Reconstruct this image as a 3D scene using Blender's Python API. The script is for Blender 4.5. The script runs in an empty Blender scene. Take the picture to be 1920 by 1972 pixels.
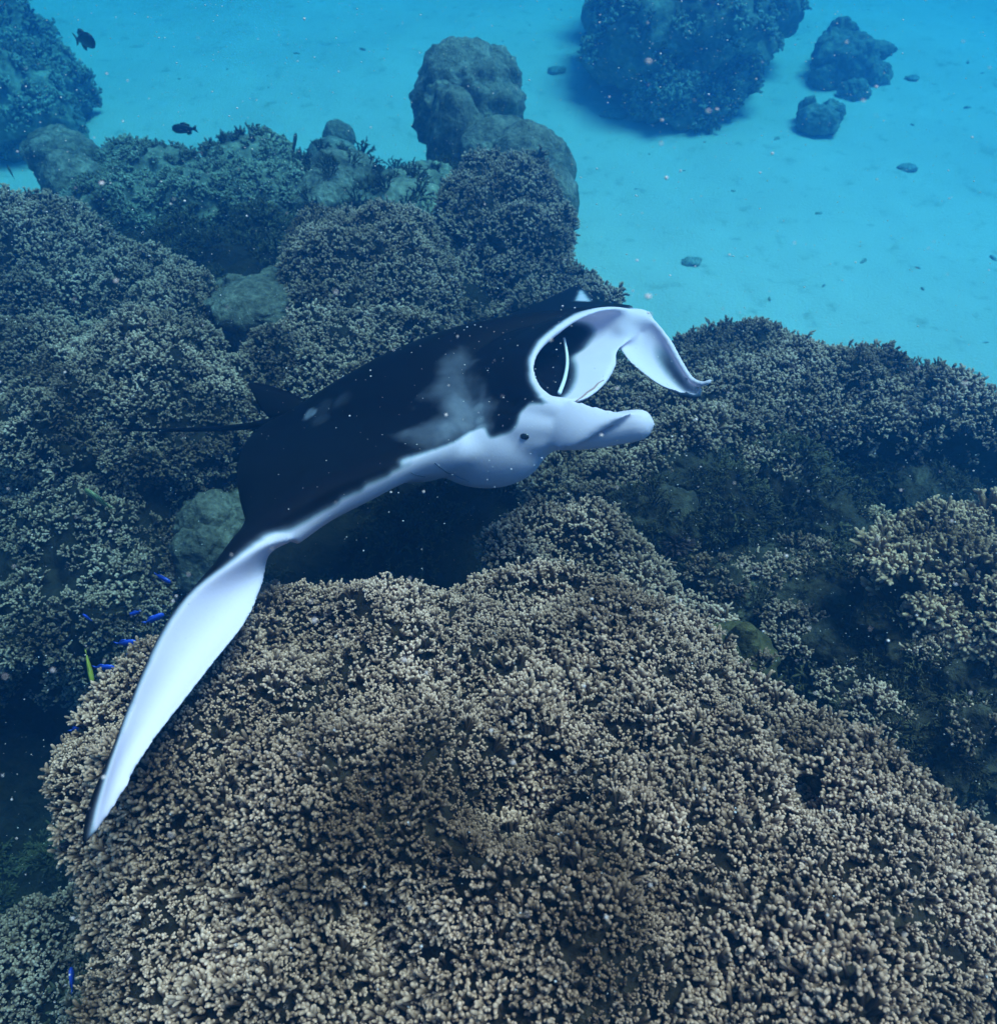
import bpy, bmesh, math, random
import numpy as np
from mathutils import Vector, Matrix, Euler, noise
from mathutils.kdtree import KDTree
random.seed(7)
rng = np.random.default_rng(7)
scene = bpy.context.scene
COL = scene.collection

# ------------------------------------------------------------------ camera, light, water
H = 3.0
PITCH = math.radians(48.0)
VFOV = math.radians(60.0)
W0, H0 = 1920.0, 1972.0
F0 = (H0 / 2) / math.tan(VFOV / 2)
cam_d = bpy.data.cameras.new('camera')
cam_d.sensor_fit = 'VERTICAL'
cam_d.angle = VFOV
cam_d.clip_start = 0.05
cam_d.clip_end = 200
cam = bpy.data.objects.new('camera', cam_d)
COL.objects.link(cam)
cam.location = (0, 0, H)
cam.rotation_euler = (math.pi / 2 - PITCH, 0, 0)
scene.camera = cam
cam_d.dof.use_dof = True
cam_d.dof.focus_distance = 1.65
cam_d.dof.aperture_fstop = 4.8

SUN_EL, SUN_AZ = math.radians(69), math.radians(22)      # azimuth: from +x towards +y
sd = Vector((math.cos(SUN_EL) * math.cos(SUN_AZ), math.cos(SUN_EL) * math.sin(SUN_AZ), math.sin(SUN_EL)))
sun_d = bpy.data.lights.new('sun', 'SUN')
sun_d.energy = 4.6
sun_d.angle = math.radians(26)
sun_d.color = (1.0, 0.88, 0.90)
sun = bpy.data.objects.new('sun', sun_d)
COL.objects.link(sun)
sun.rotation_euler = sd.to_track_quat('Z', 'Y').to_euler()

world = bpy.data.worlds.new('World')
scene.world = world
world.use_nodes = True
wn = world.node_tree
sky = wn.nodes.new('ShaderNodeTexSky')
sky.sky_type = 'NISHITA'
sky.sun_disc = False
sky.sun_elevation = SUN_EL
sky.sun_rotation = math.pi / 2 - SUN_AZ
bgn = wn.nodes['Background']
bgn.inputs['Strength'].default_value = 0.07
wn.links.new(sky.outputs[0], bgn.inputs['Color'])

vs = scene.view_settings
vs.view_transform = 'Standard'
vs.look = 'None'
vs.gamma = 1.0
vs.use_curve_mapping = False
vs.exposure = 0.55

WATER_D = 0.46
WATER_SCATTER = (0.007, 0.040, 0.108)
WATER_ABSORB = (0.305, 0.070, 0.003)

cy = scene.cycles
cy.max_bounces = 5
cy.diffuse_bounces = 3
cy.glossy_bounces = 2
cy.transmission_bounces = 2
cy.volume_bounces = 1
cy.transparent_max_bounces = 4
cy.use_denoising = True
cy.caustics_reflective = False
cy.caustics_refractive = False
cy.use_adaptive_sampling = True
cy.adaptive_threshold = 0.02
scene.render.film_transparent = False

CF = Vector((0, math.cos(PITCH), -math.sin(PITCH)))
CU = Vector((0, math.sin(PITCH), math.cos(PITCH)))
CR = Vector((1, 0, 0))
CO = Vector((0, 0, H))


def P(px, py, d):
    """a place seen at photo pixel (px, py), d metres ahead of the lens"""
    return CO + CR * ((px - W0 / 2) / F0 * d) - CU * ((py - H0 / 2) / F0 * d) + CF * d


def PZ(px, py, z):
    """where the sight line through a photo pixel meets height z"""
    r = CR * ((px - W0 / 2) / F0) - CU * ((py - H0 / 2) / F0) + CF
    return CO + r * ((z - H) / r.z)


# ------------------------------------------------------------------ helpers
def mat(name):
    m = bpy.data.materials.new(name)
    m.use_nodes = True
    nt = m.node_tree
    b = nt.nodes['Principled BSDF']
    return m, nt, b


def N(nt, t, **kw):
    n = nt.nodes.new(t)
    for k, v in kw.items():
        if k.startswith('in_'):
            key = k[3:]
            n.inputs[int(key) if key.isdigit() else key].default_value = v
        else:
            setattr(n, k, v)
    return n


def ramp(nt, stops, src=None):
    r = nt.nodes.new('ShaderNodeValToRGB')
    e = r.color_ramp.elements
    while len(e) < len(stops):
        e.new(0.5)
    for el, (p, c) in zip(e, stops):
        el.position = p
        el.color = (*c, 1) if len(c) == 3 else c
    if src is not None:
        nt.links.new(src, r.inputs[0])
    return r


def mixc(nt, fac, a, b, mode='MIX'):
    m = nt.nodes.new('ShaderNodeMix')
    m.data_type = 'RGBA'
    m.blend_type = mode
    for sock, v in ((0, fac), (6, a), (7, b)):
        if hasattr(v, 'is_linked'):
            nt.links.new(v, m.inputs[sock])
        elif isinstance(v, (int, float)):
            m.inputs[sock].default_value = v
        else:
            m.inputs[sock].default_value = (*v, 1)
    return m.outputs[2]


def noise_tex(nt, scale, detail=4, rough=0.55, coord='Object'):
    tc = nt.nodes.new('ShaderNodeTexCoord')
    n = nt.nodes.new('ShaderNodeTexNoise')
    n.inputs['Scale'].default_value = scale
    n.inputs['Detail'].default_value = detail
    n.inputs['Roughness'].default_value = rough
    nt.links.new(tc.outputs[coord], n.inputs['Vector'])
    return n.outputs[0]


def bump(nt, b, h, strength=0.5, dist=0.01):
    bp = nt.nodes.new('ShaderNodeBump')
    bp.inputs['Strength'].default_value = strength
    bp.inputs['Distance'].default_value = dist
    nt.links.new(h, bp.inputs['Height'])
    nt.links.new(bp.outputs[0], b.inputs['Normal'])


def mesh_from(name, V, Fc, smooth=True):
    me = bpy.data.meshes.new(name)
    me.from_pydata([tuple(v) for v in V], [], Fc)
    me.update()
    if smooth:
        me.polygons.foreach_set('use_smooth', [True] * len(me.polygons))
    return me


def link(name, me, m=None, parent=None):
    o = bpy.data.objects.new(name, me)
    COL.objects.link(o)
    if m is not None and me is not None and not me.materials:
        me.materials.append(m)
    if parent is not None:
        o.parent = parent
    return o


def tag(o, label=None, cat=None, group=None, kind=None):
    if label: o['label'] = label
    if cat: o['category'] = cat
    if group: o['group'] = group
    if kind: o['kind'] = kind
    return o


def fbm(x, y, z=0.0, sc=1.0, oct=4):
    return noise.fractal(Vector((x * sc, y * sc, z * sc)), 0.9, 2.0, oct, noise_basis='PERLIN_ORIGINAL')


def spline(pts, n):
    """Catmull-Rom through pts (rows of numbers), n samples evenly over the control index"""
    pts = np.array(pts, float)
    k = len(pts)
    out = []
    for t in np.linspace(0, k - 1, n):
        i = min(int(t), k - 2)
        f = t - i
        p0, p1, p2, p3 = pts[max(i - 1, 0)], pts[i], pts[i + 1], pts[min(i + 2, k - 1)]
        out.append(0.5 * ((2 * p1) + (-p0 + p2) * f + (2 * p0 - 5 * p1 + 4 * p2 - p3) * f * f + (-p0 + 3 * p1 - 3 * p2 + p3) * f ** 3))
    return np.array(out)


# ------------------------------------------------------------------ materials
def make_sand():
    m, nt, b = mat('sand')
    n1 = noise_tex(nt, 0.9, 6, 0.6)
    n2 = noise_tex(nt, 7, 5, 0.65)
    n3 = noise_tex(nt, 60, 3, 0.6)
    c = ramp(nt, [(0.30, (0.52, 0.48, 0.41)), (0.7, (0.62, 0.57, 0.49))], n1).outputs[0]
    d = ramp(nt, [(0.56, (1, 1, 1)), (0.74, (0.62, 0.63, 0.58))], n2).outputs[0]
    c = mixc(nt, 1.0, c, d, 'MULTIPLY')
    nt.links.new(c, b.inputs['Base Color'])
    b.inputs['Roughness'].default_value = 0.95
    bump(nt, b, n3, 0.4, 0.02)
    return m


def make_rock(name, stops, sc=6.0):
    m, nt, b = mat(name)
    n1 = noise_tex(nt, sc, 8, 0.65)
    n2 = noise_tex(nt, sc * 6, 4, 0.6)
    c = ramp(nt, stops, n1).outputs[0]
    c2 = ramp(nt, [(0.35, (0.55, 0.55, 0.55)), (0.65, (1.25, 1.25, 1.2))], n2).outputs[0]
    c = mixc(nt, 1.0, c, c2, 'MULTIPLY')
    nt.links.new(c, b.inputs['Base Color'])
    b.inputs['Roughness'].default_value = 0.95
    b.inputs['Specular IOR Level'].default_value = 0.15
    bump(nt, b, n2, 0.8, 0.02)
    return m


def make_coral(name, low, mid, tip):
    m, nt, b = mat(name)
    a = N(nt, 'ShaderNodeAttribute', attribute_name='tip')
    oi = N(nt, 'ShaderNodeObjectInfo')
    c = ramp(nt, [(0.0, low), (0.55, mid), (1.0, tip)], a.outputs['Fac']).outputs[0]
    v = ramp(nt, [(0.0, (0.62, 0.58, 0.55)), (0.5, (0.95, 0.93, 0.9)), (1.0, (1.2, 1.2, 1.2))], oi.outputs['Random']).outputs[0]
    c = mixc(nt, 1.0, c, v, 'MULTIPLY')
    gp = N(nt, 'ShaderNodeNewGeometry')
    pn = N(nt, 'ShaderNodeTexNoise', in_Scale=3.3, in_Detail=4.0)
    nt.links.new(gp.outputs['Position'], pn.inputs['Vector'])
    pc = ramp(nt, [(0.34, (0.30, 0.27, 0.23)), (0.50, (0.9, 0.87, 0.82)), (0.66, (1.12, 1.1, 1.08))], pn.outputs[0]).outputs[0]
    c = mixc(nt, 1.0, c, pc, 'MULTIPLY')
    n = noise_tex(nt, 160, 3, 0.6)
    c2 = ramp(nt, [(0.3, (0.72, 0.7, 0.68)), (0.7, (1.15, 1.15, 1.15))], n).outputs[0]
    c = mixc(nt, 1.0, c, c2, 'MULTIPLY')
    nt.links.new(c, b.inputs['Base Color'])
    b.inputs['Roughness'].default_value = 0.85
    b.inputs['Specular IOR Level'].default_value = 0.2
    bump(nt, b, n, 0.5, 0.002)
    return m


M_SAND = make_sand()
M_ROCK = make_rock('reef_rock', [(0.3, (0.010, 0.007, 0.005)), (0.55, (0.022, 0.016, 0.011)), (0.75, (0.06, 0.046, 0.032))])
M_PALE = make_rock('pale_rock', [(0.3, (0.05, 0.04, 0.03)), (0.5, (0.14, 0.115, 0.09)), (0.72, (0.30, 0.25, 0.20))], 9)
M_BOULDER = make_rock('boulder_coral', [(0.3, (0.08, 0.068, 0.055)), (0.5, (0.22, 0.18, 0.145)), (0.72, (0.42, 0.35, 0.28))], 9)
M_FARROCK_HAZE = make_rock('far_rock_hazed', [(0.3, (0.09, 0.085, 0.07)), (0.5, (0.22, 0.20, 0.155)), (0.72, (0.44, 0.40, 0.31))], 4)  # brightened: part of the distance haze is put into the rock colour
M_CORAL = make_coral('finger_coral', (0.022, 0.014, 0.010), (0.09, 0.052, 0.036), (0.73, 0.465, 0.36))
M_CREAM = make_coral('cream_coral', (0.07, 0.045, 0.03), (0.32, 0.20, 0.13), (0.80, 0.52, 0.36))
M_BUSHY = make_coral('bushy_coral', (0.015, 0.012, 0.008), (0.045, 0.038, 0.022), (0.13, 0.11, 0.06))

# ------------------------------------------------------------------ water
hz, nt, b = mat('sea_water')
nt.nodes.remove(b)
pv = nt.nodes.new('ShaderNodeVolumePrincipled')
c = np.array(WATER_SCATTER) / WATER_D
k = np.array(WATER_ABSORB) / WATER_D / (1 - c)
pv.inputs['Color'].default_value = (*c, 1)
pv.inputs['Absorption Color'].default_value = (*np.clip(1 - k, 0, 1) ** 2, 1)
pv.inputs['Density'].default_value = WATER_D
pv.inputs['Anisotropy'].default_value = 0.68
nt.links.new(pv.outputs[0], nt.nodes['Material Output'].inputs['Volume'])
WTOP = H + 0.55
x0, x1, y0, y1, z0, z1 = -22, 22, -16, 30, -1.6, WTOP
hv = [(x, y, z) for z in (z0, z1) for y in (y0, y1) for x in (x0, x1)]
hf = [(0, 2, 3, 1), (4, 5, 7, 6), (0, 1, 5, 4), (2, 6, 7, 3), (0, 4, 6, 2), (1, 3, 7, 5)]
haze = link('haze', mesh_from('haze', hv, hf, False), hz)
tag(haze, 'clear blue sea water filling the whole scene', 'water', kind='stuff')


# ------------------------------------------------------------------ seabed and reef terrain
def in_poly(x, y, poly):
    ins = False
    n = len(poly)
    j = n - 1
    for i in range(n):
        xi, yi = poly[i]
        xj, yj = poly[j]
        if (yi > y) != (yj > y) and x < (xj - xi) * (y - yi) / (yj - yi) + xi:
            ins = not ins
        j = i
    return ins


def grid_mesh(name, xs, ys, zf):
    V = [(x, y, zf(x, y)) for y in ys for x in xs]
    nx = len(xs)
    Fc = [(j * nx + i, j * nx + i + 1, (j + 1) * nx + i + 1, (j + 1) * nx + i) for j in range(len(ys) - 1) for i in range(nx - 1)]
    return mesh_from(name, V, Fc)


def stretch(a, b, fine0, fine1, step, coarse):
    out = list(np.arange(a, fine0, coarse)) + list(np.arange(fine0, fine1, step)) + list(np.arange(fine1, b + coarse, coarse))
    return out


def sand_z(x, y):
    return 0.06 * fbm(x, y, 3.1, 0.5, 3) + 0.022 * fbm(x, y, 1.7, 2.6, 4)


seabed = link('seabed', grid_mesh('seabed', stretch(-20, 20, -7, 7, 0.07, 1.0), stretch(-15, 28, 1, 12, 0.08, 1.0), sand_z), M_SAND)
tag(seabed, 'pale rippled sand of the lagoon floor', kind='structure')

# low dark reef base that the coral colonies grow from
REEF_PX = [(-350, 420), (60, 415), (250, 330), (560, 330), (720, 380), (840, 330), (1060, 320), (1080, 480), (1190, 590), (1290, 660), (1440, 640), (1600, 680), (1800, 790), (2000, 850), (2300, 1000)]
REEF = [tuple(PZ(px, py, 0.9).xy) for px, py in REEF_PX] + [(3.0, 1.2), (3.0, -1.5), (-4.5, -1.5), (-5.0, 2.0)]


def seg_dist(x, y, poly):
    best = 1e9
    n = len(poly)
    for i in range(n):
        ax, ay = poly[i]
        bx, by = poly[(i + 1) % n]
        dx, dy = bx - ax, by - ay
        t = max(0, min(1, ((x - ax) * dx + (y - ay) * dy) / (dx * dx + dy * dy + 1e-9)))
        best = min(best, math.hypot(x - ax - t * dx, y - ay - t * dy))
    return best


def sstep(a, b, x):
    t = max(0.0, min(1.0, (x - a) / (b - a)))
    return t * t * (3 - 2 * t)


PIT = PZ(40, 1600, 0.4)           # deep blue gap at the lower left
VAL = PZ(1680, 1260, 1.1)         # dark gully at the right
DEEP = PZ(720, 1060, 1.0)         # shaded hollow under the ray


def reef_z(x, y):
    d = seg_dist(x, y, REEF)
    if not in_poly(x, y, REEF):
        d = -d
    d += 0.18 * fbm(x, y, 9.0, 1.6, 3)
    h = sstep(-0.45, 0.35, d)
    z = -0.25 + h * (1.08 + 0.16 * fbm(x, y, 5.0, 1.5, 4) + 0.05 * fbm(x, y, 2.0, 6.0, 3))
    z -= 0.66 * math.exp(-(((x - PIT.x) / 0.42) ** 2 + ((y - PIT.y) / 0.55) ** 2))
    z += (0.26 + .10 * fbm(x, y, 8.0, 5.0, 3)) * math.exp(-(((x - VAL.x) / 0.45) ** 4 + ((y - VAL.y) / 0.5) ** 4))
    return z


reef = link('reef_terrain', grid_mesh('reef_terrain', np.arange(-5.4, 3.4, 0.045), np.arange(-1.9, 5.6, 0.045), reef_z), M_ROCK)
tag(reef, 'dark algae covered reef rock between the corals', kind='structure')


# ------------------------------------------------------------------ finger coral tufts (meshes shared by all colonies)
def tube(V, Fc, A, pts, rad, att, seg=6):
    pts = [Vector(p) for p in pts]
    base = len(V)
    up = Vector((0.3, 0.9, 0.2)).normalized()
    for i, p in enumerate(pts):
        t = (pts[min(i + 1, len(pts) - 1)] - pts[max(i - 1, 0)]).normalized()
        a = t.cross(up)
        if a.length < 0.05:
            a = t.cross(Vector((1, 0, 0)))
        a.normalize()
        bb = t.cross(a)
        for k in range(seg):
            an = 2 * math.pi * k / seg
            V.append(p + (a * math.cos(an) + bb * math.sin(an)) * rad[i])
            A.append(att[i])
    for i in range(len(pts) - 1):
        for k in range(seg):
            k2 = (k + 1) % seg
            Fc.append((base + i * seg + k, base + i * seg + k2, base + (i + 1) * seg + k2, base + (i + 1) * seg + k))
    e = base + (len(pts) - 1) * seg
    t = (pts[-1] - pts[-2]).normalized()
    V.append(pts[-1] + t * rad[-1] * 0.55)
    A.append(att[-1])
    for k in range(seg):
        Fc.append((e + k, e + (k + 1) % seg, len(V) - 1))


def tuft_mesh(seed, fingers=8, spread=0.85, length=0.045, rad=0.0058, knobs=3):
    r = random.Random(seed)
    V, Fc, A = [], [], []
    for i in range(fingers):
        az = 2 * math.pi * (i * 0.381966 + r.uniform(-.06, .06))
        tilt = spread * math.sqrt((i + 0.3) / fingers) * r.uniform(0.85, 1.15)
        d = Vector((math.sin(tilt) * math.cos(az), math.sin(tilt) * math.sin(az), math.cos(tilt)))
        L = length * r.uniform(0.7, 1.2)
        o = Vector((d.x, d.y, 0)) * 0.014
        bend = Vector((r.uniform(-1, 1), r.uniform(-1, 1), r.uniform(0, 1))) * 0.18 * L
        p0, p1, p2 = o + Vector((0, 0, -0.02)), o + d * L * 0.5 + bend * 0.6, o + d * L + bend
        rr = rad * r.uniform(0.85, 1.15)
        pm = p1 + (p2 - p1) * 0.8
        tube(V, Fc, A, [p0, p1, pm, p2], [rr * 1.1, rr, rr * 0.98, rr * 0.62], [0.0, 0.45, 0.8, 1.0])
        for k in range(knobs):
            t = r.uniform(0.35, 0.9)
            q = p0 + (p1 - p0) * 2 * t if t < 0.5 else p1 + (p2 - p1) * (2 * t - 1)
            side = Vector((r.gauss(0, 1), r.gauss(0, 1), r.gauss(0, 1)))
            side = (side - d * side.dot(d)).normalized()
            dd = (d * r.uniform(0.5, 1.1) + side).normalized()
            l2 = L * r.uniform(0.24, 0.42)
            r2 = rr * r.uniform(0.7, 0.92)
            tube(V, Fc, A, [q, q + dd * l2 * 0.7, q + dd * l2], [r2, r2 * 0.98, r2 * 0.6], [0.4 + t * 0.2, 0.75 + 0.15 * t, 0.85 + 0.15 * t], 5)
    me = mesh_from('coral_branch', V, Fc)
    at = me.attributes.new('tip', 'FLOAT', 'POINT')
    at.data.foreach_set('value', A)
    return me


TUFTS = [tuft_mesh(20 + i, fingers=f, spread=s, length=l) for i, (f, s, l) in enumerate([(8, .85, .045), (9, .95, .042), (7, .7, .05), (10, 1.0, .04), (6, .8, .055), (8, 1.05, .046)])]
TUFTS_CREAM = [t.copy() for t in TUFTS[:4]]
TUFTS_BUSHY = [tuft_mesh(50 + i, fingers=11, spread=1.2, length=.05, rad=.003, knobs=4) for i in range(3)]
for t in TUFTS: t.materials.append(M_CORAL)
for t in TUFTS_CREAM: t.materials.append(M_CREAM)
for t in TUFTS_BUSHY: t.materials.append(M_BUSHY)


def scatter_tree(sources):
    g = bpy.data.node_groups.new('coral_scatter', 'GeometryNodeTree')
    g.interface.new_socket('Geometry', in_out='INPUT', socket_type='NodeSocketGeometry')
    g.interface.new_socket('Geometry', in_out='OUTPUT', socket_type='NodeSocketGeometry')
    gi, go = g.nodes.new('NodeGroupInput'), g.nodes.new('NodeGroupOutput')
    jn = g.nodes.new('GeometryNodeJoinGeometry')
    for s in sources:
        oi = g.nodes.new('GeometryNodeObjectInfo')
        oi.transform_space = 'ORIGINAL'
        oi.inputs['Object'].default_value = s
        oi.inputs['As Instance'].default_value = True
        g.links.new(oi.outputs['Geometry'], jn.inputs[0])
    ip = g.nodes.new('GeometryNodeInstanceOnPoints')
    ip.inputs['Pick Instance'].default_value = True

    def attr(name, typ):
        a = g.nodes.new('GeometryNodeInputNamedAttribute')
        a.data_type = typ
        a.inputs['Name'].default_value = name
        return a.outputs['Attribute']
    er = g.nodes.new('FunctionNodeEulerToRotation')
    g.links.new(attr('rot', 'FLOAT_VECTOR'), er.inputs[0])
    g.links.new(gi.outputs[0], ip.inputs['Points'])
    g.links.new(jn.outputs[0], ip.inputs['Instance'])
    g.links.new(attr('idx', 'INT'), ip.inputs['Instance Index'])
    g.links.new(er.outputs[0], ip.inputs['Rotation'])
    g.links.new(attr('scl', 'FLOAT'), ip.inputs['Scale'])
    g.links.new(ip.outputs[0], go.inputs[0])
    return g


SOURCES = {}
TREES = {}


def scatter(name, pts, rots, scls, idxs, key, parent):
    me = bpy.data.meshes.new(name)
    me.from_pydata([tuple(p) for p in pts], [], [])
    a = me.attributes.new('rot', 'FLOAT_VECTOR', 'POINT')
    a.data.foreach_set('vector', np.array(rots, float).ravel())
    a = me.attributes.new('scl', 'FLOAT', 'POINT')
    a.data.foreach_set('value', np.array(scls, float))
    a = me.attributes.new('idx', 'INT', 'POINT')
    a.data.foreach_set('value', np.array(idxs, np.int32))
    o = link(name, me, None, parent)
    if key not in TREES:
        TREES[key] = scatter_tree(SOURCES[key])
    md = o.modifiers.new('coral_scatter', 'NODES')
    md.node_group = TREES[key]
    o['kind'] = 'stuff'
    return o


M_HAZEC = make_coral('far_coral_hazed', (0.06, 0.055, 0.04), (0.22, 0.20, 0.15), (0.50, 0.46, 0.35))  # finger coral in lighter tones that stand in for haze over far blocks
TUFTS_HAZED = [t.copy() for t in TUFTS[:4]]
for t in TUFTS_HAZED:
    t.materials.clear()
    t.materials.append(M_HAZEC)
SETS = {'pale': TUFTS_HAZED, 'coral': TUFTS, 'cream': TUFTS_CREAM, 'bushy': TUFTS_BUSHY}  # the pale set carries distance haze in its colour


def colony(name, label, cat, outline, zp, hgt, base_z, world_pts=(), spacing=0.0235, scale=0.60, key='coral', parts=0, rockm=None,
           gap=0.0, seed=1, power=0.55, lump=0.06, group=None, dens_sc=5.0, pit=0.09, centre=None, hscale=1.0, flank=1.0):
    """a coral head: a domed rock with a flank down to the reef, bristling with branch tufts"""
    poly = [PZ(px, py, zp).xy for px, py in outline] + [Vector(w) for w in world_pts]
    if centre is None:
        cx = sum(p.x for p in poly) / len(poly)
        cyy = sum(p.y for p in poly) / len(poly)
    else:
        cx, cyy = centre
    # outline as a radius by angle
    nA = 120
    dense = []
    for i in range(len(poly)):
        a, b_ = poly[i], poly[(i + 1) % len(poly)]
        for t in np.linspace(0, 1, 30, endpoint=False):
            dense.append(a.lerp(b_, t))
    ang = np.array([math.atan2(p.y - cyy, p.x - cx) for p in dense])
    rad = np.array([math.hypot(p.y - cyy, p.x - cx) for p in dense])
    R = np.zeros(nA)
    for k in range(nA):
        th = -math.pi + 2 * math.pi * k / nA
        dlt = np.abs((ang - th + math.pi) % (2 * math.pi) - math.pi)
        j = np.argsort(dlt)[:6]
        R[k] = rad[j].mean()
    for _ in range(2):
        R = 0.5 * R + 0.25 * (np.roll(R, 1) + np.roll(R, -1))

    def Rth(th):
        f = (th + math.pi) / (2 * math.pi) * 120
        i = int(math.floor(f)) % 120
        return R[i] * (1 - (f % 1)) + R[(i + 1) % 120] * (f % 1)

    def surf(th, rho):
        r = Rth(th) * rho
        x, y = cx + r * math.cos(th), cyy + r * math.sin(th)
        z = zp + hgt * (max(0.0, 1 - rho * rho)) ** power
        n1 = fbm(x + seed * 3.7, y, z * 0.5, 2.2, 3)
        n2 = fbm(x, y + seed * 5.1, z, 7.0, 3)
        z += lump * n1 * 1.6 + lump * 0.7 * n2
        pt = fbm(x - seed * 2.3, y, 7.7, 3.4, 2)
        z -= pit * max(0.0, min(1.0, (pt - 0.12) / 0.4)) * (1 - rho ** 4)
        return Vector((x, y, z))
    nA = 150
    rhos = [math.sin(t * math.pi / 2) * .75 + t * .25 for t in np.linspace(0, 1, 46)]
    V, Fc = [surf(0, 0)], []
    for rho in rhos[1:]:
        for k in range(nA):
            V.append(surf(-math.pi + 2 * math.pi * k / nA, rho))
    for q, (rs, fz) in enumerate([(1.01, .12), (.98, .35), (.93, .65), (.92, 1.0)]):
        for k in range(nA):
            th = -math.pi + 2 * math.pi * k / nA
            e = surf(th, 1.0)
            w = 1 + (0.04 + .05 * q) * fbm(math.cos(th) * 2 + seed, math.sin(th) * 2, q * 0.7, 2.5, 4)
            V.append(Vector((cx + (e.x - cx) * rs * w, cyy + (e.y - cyy) * rs * w, e.z + (base_z - e.z) * fz)))
    nr = len(rhos) - 1 + 4
    for k in range(nA):
        Fc.append((0, 1 + k, 1 + (k + 1) % nA))
    for j in range(nr - 1):
        for k in range(nA):
            a, b_ = 1 + j * nA + k, 1 + j * nA + (k + 1) % nA
            Fc.append((a, a + nA, b_ + nA, b_))
    root = bpy.data.objects.new(name, None)
    COL.objects.link(root)
    root.location = (cx, cyy, base_z)
    tag(root, label, cat, group)
    o0 = Vector((cx, cyy, base_z))
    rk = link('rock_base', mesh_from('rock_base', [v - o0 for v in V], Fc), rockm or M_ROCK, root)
    # tufts
    r = random.Random(seed)
    Rm = R.max()
    cand = int(9.0 * math.pi * Rm * Rm / (spacing * spacing))
    cell = spacing
    gridd = {}
    got = []
    for _ in range(cand):
        x, y = cx + r.uniform(-Rm, Rm), cyy + r.uniform(-Rm, Rm)
        th = math.atan2(y - cyy, x - cx)
        rho = math.hypot(x - cx, y - cyy) / max(1e-6, Rth(th))
        if rho > 1.0:
            continue
        dn = fbm(x + seed, y, 4.0, dens_sc, 3)
        if gap and dn < -0.55 + gap:
            continue
        s = surf(th, rho)
        ky = (int(s.x / cell), int(s.y / cell), int(s.z / cell))
        ok = True
        for ii in (-1, 0, 1):
            for jj in (-1, 0, 1):
                for kk in (-1, 0, 1):
                    for q in gridd.get((ky[0] + ii, ky[1] + jj, ky[2] + kk), ()):
                        if (q - s).length < spacing:
                            ok = False
        if not ok:
            continue
        gridd.setdefault(ky, []).append(s)
        e = 0.012
        sx = surf(math.atan2(y - cyy, x + e - cx), math.hypot(x + e - cx, y - cyy) / Rth(math.atan2(y - cyy, x + e - cx)))
        sy = surf(math.atan2(y + e - cyy, x - cx), math.hypot(x - cx, y + e - cyy) / Rth(math.atan2(y + e - cyy, x - cx)))
        nn = (sx - s).cross(sy - s).normalized()
        if nn.z < 0: nn = -nn
        got.append((s, nn, dn))
    # the rim and the flank below it
    for k in range(int(2 * math.pi * Rm / spacing * 3.2 * (.4 + .6 * flank))):
        th = r.uniform(-math.pi, math.pi)
        fz = abs(r.gauss(0, .5 * flank))
        if fz > 1.3: continue
        e = surf(th, 1.0)
        q_ = 1.01 - .07 * min(1, fz)
        s = Vector((cx + (e.x - cx) * q_, cyy + (e.y - cyy) * q_, e.z - fz * min(0.3, e.z - base_z)))
        got.append((s, Vector((math.cos(th), math.sin(th), 0.45)).normalized(), 0.3))
    meshes = SETS[key]
    items = []
    for s, nn, dn in got:
        d = (nn + Vector((r.gauss(0, .28), r.gauss(0, .28), 0.55 + r.gauss(0, .1)))).normalized()
        q = d.to_track_quat('Z', 'Y').to_matrix().to_4x4() @ Matrix.Rotation(r.uniform(0, 6.283), 4, 'Z')
        sc = scale * r.uniform(0.72, 1.2) * (1 + 0.45 * max(-.6, min(.6, dn)))
        items.append((s - o0, q.to_euler(), sc, r.randrange(len(meshes))))
    # the tufts that show largest stand as parts of their own
    items.sort(key=lambda it: (it[0] + o0 - CO).length / it[2])
    srcs = []
    n_own = max(parts, len(meshes) if key not in SOURCES else 0)

    def in_view(it):
        v = it[0] + o0 - CO
        d = v.dot(CF)
        return d > 0.2 and abs(v.dot(CR) / d * F0) < 950 and abs(v.dot(CU) / d * F0) < 975
    own, rest = [], []
    for it in items:
        (own if len(own) < n_own and in_view(it) else rest).append(it)
    for i, (s, ro, sc, ix) in enumerate(own):
        if key not in SOURCES and i < len(meshes): ix = i
        o = link('coral_branch', meshes[ix], None, root)
        o.location, o.rotation_euler, o.scale = s, ro, (sc, sc, sc * hscale)
        srcs.append(o)
    if key not in SOURCES:
        SOURCES[key] = srcs[:len(meshes)]
    if rest:
        scatter('coral_branches', [i[0] for i in rest], [tuple(i[1]) for i in rest], [i[2] for i in rest], [i[3] for i in rest], key, root)
    return root


GC = 'finger coral heads of the reef'
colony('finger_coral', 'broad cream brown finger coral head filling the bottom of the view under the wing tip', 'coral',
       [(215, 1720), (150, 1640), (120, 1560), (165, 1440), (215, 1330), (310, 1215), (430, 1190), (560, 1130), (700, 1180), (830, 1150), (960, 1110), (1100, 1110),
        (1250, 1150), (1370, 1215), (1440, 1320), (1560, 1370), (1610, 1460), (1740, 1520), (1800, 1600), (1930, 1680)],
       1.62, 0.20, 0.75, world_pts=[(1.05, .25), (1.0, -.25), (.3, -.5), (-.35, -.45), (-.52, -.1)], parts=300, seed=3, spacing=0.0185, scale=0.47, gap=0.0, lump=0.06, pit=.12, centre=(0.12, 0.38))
colony('finger_coral', 'narrow ridge of finger coral directly below the mouth of the ray', 'coral',
       [(930, 1090), (1000, 1010), (1060, 970), (1150, 985), (1220, 1050), (1300, 1110), (1390, 1165), (1410, 1210), (1330, 1250), (1150, 1180), (1000, 1150)],
       1.33, 0.10, 0.7, seed=5, group=GC, parts=40)
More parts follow.
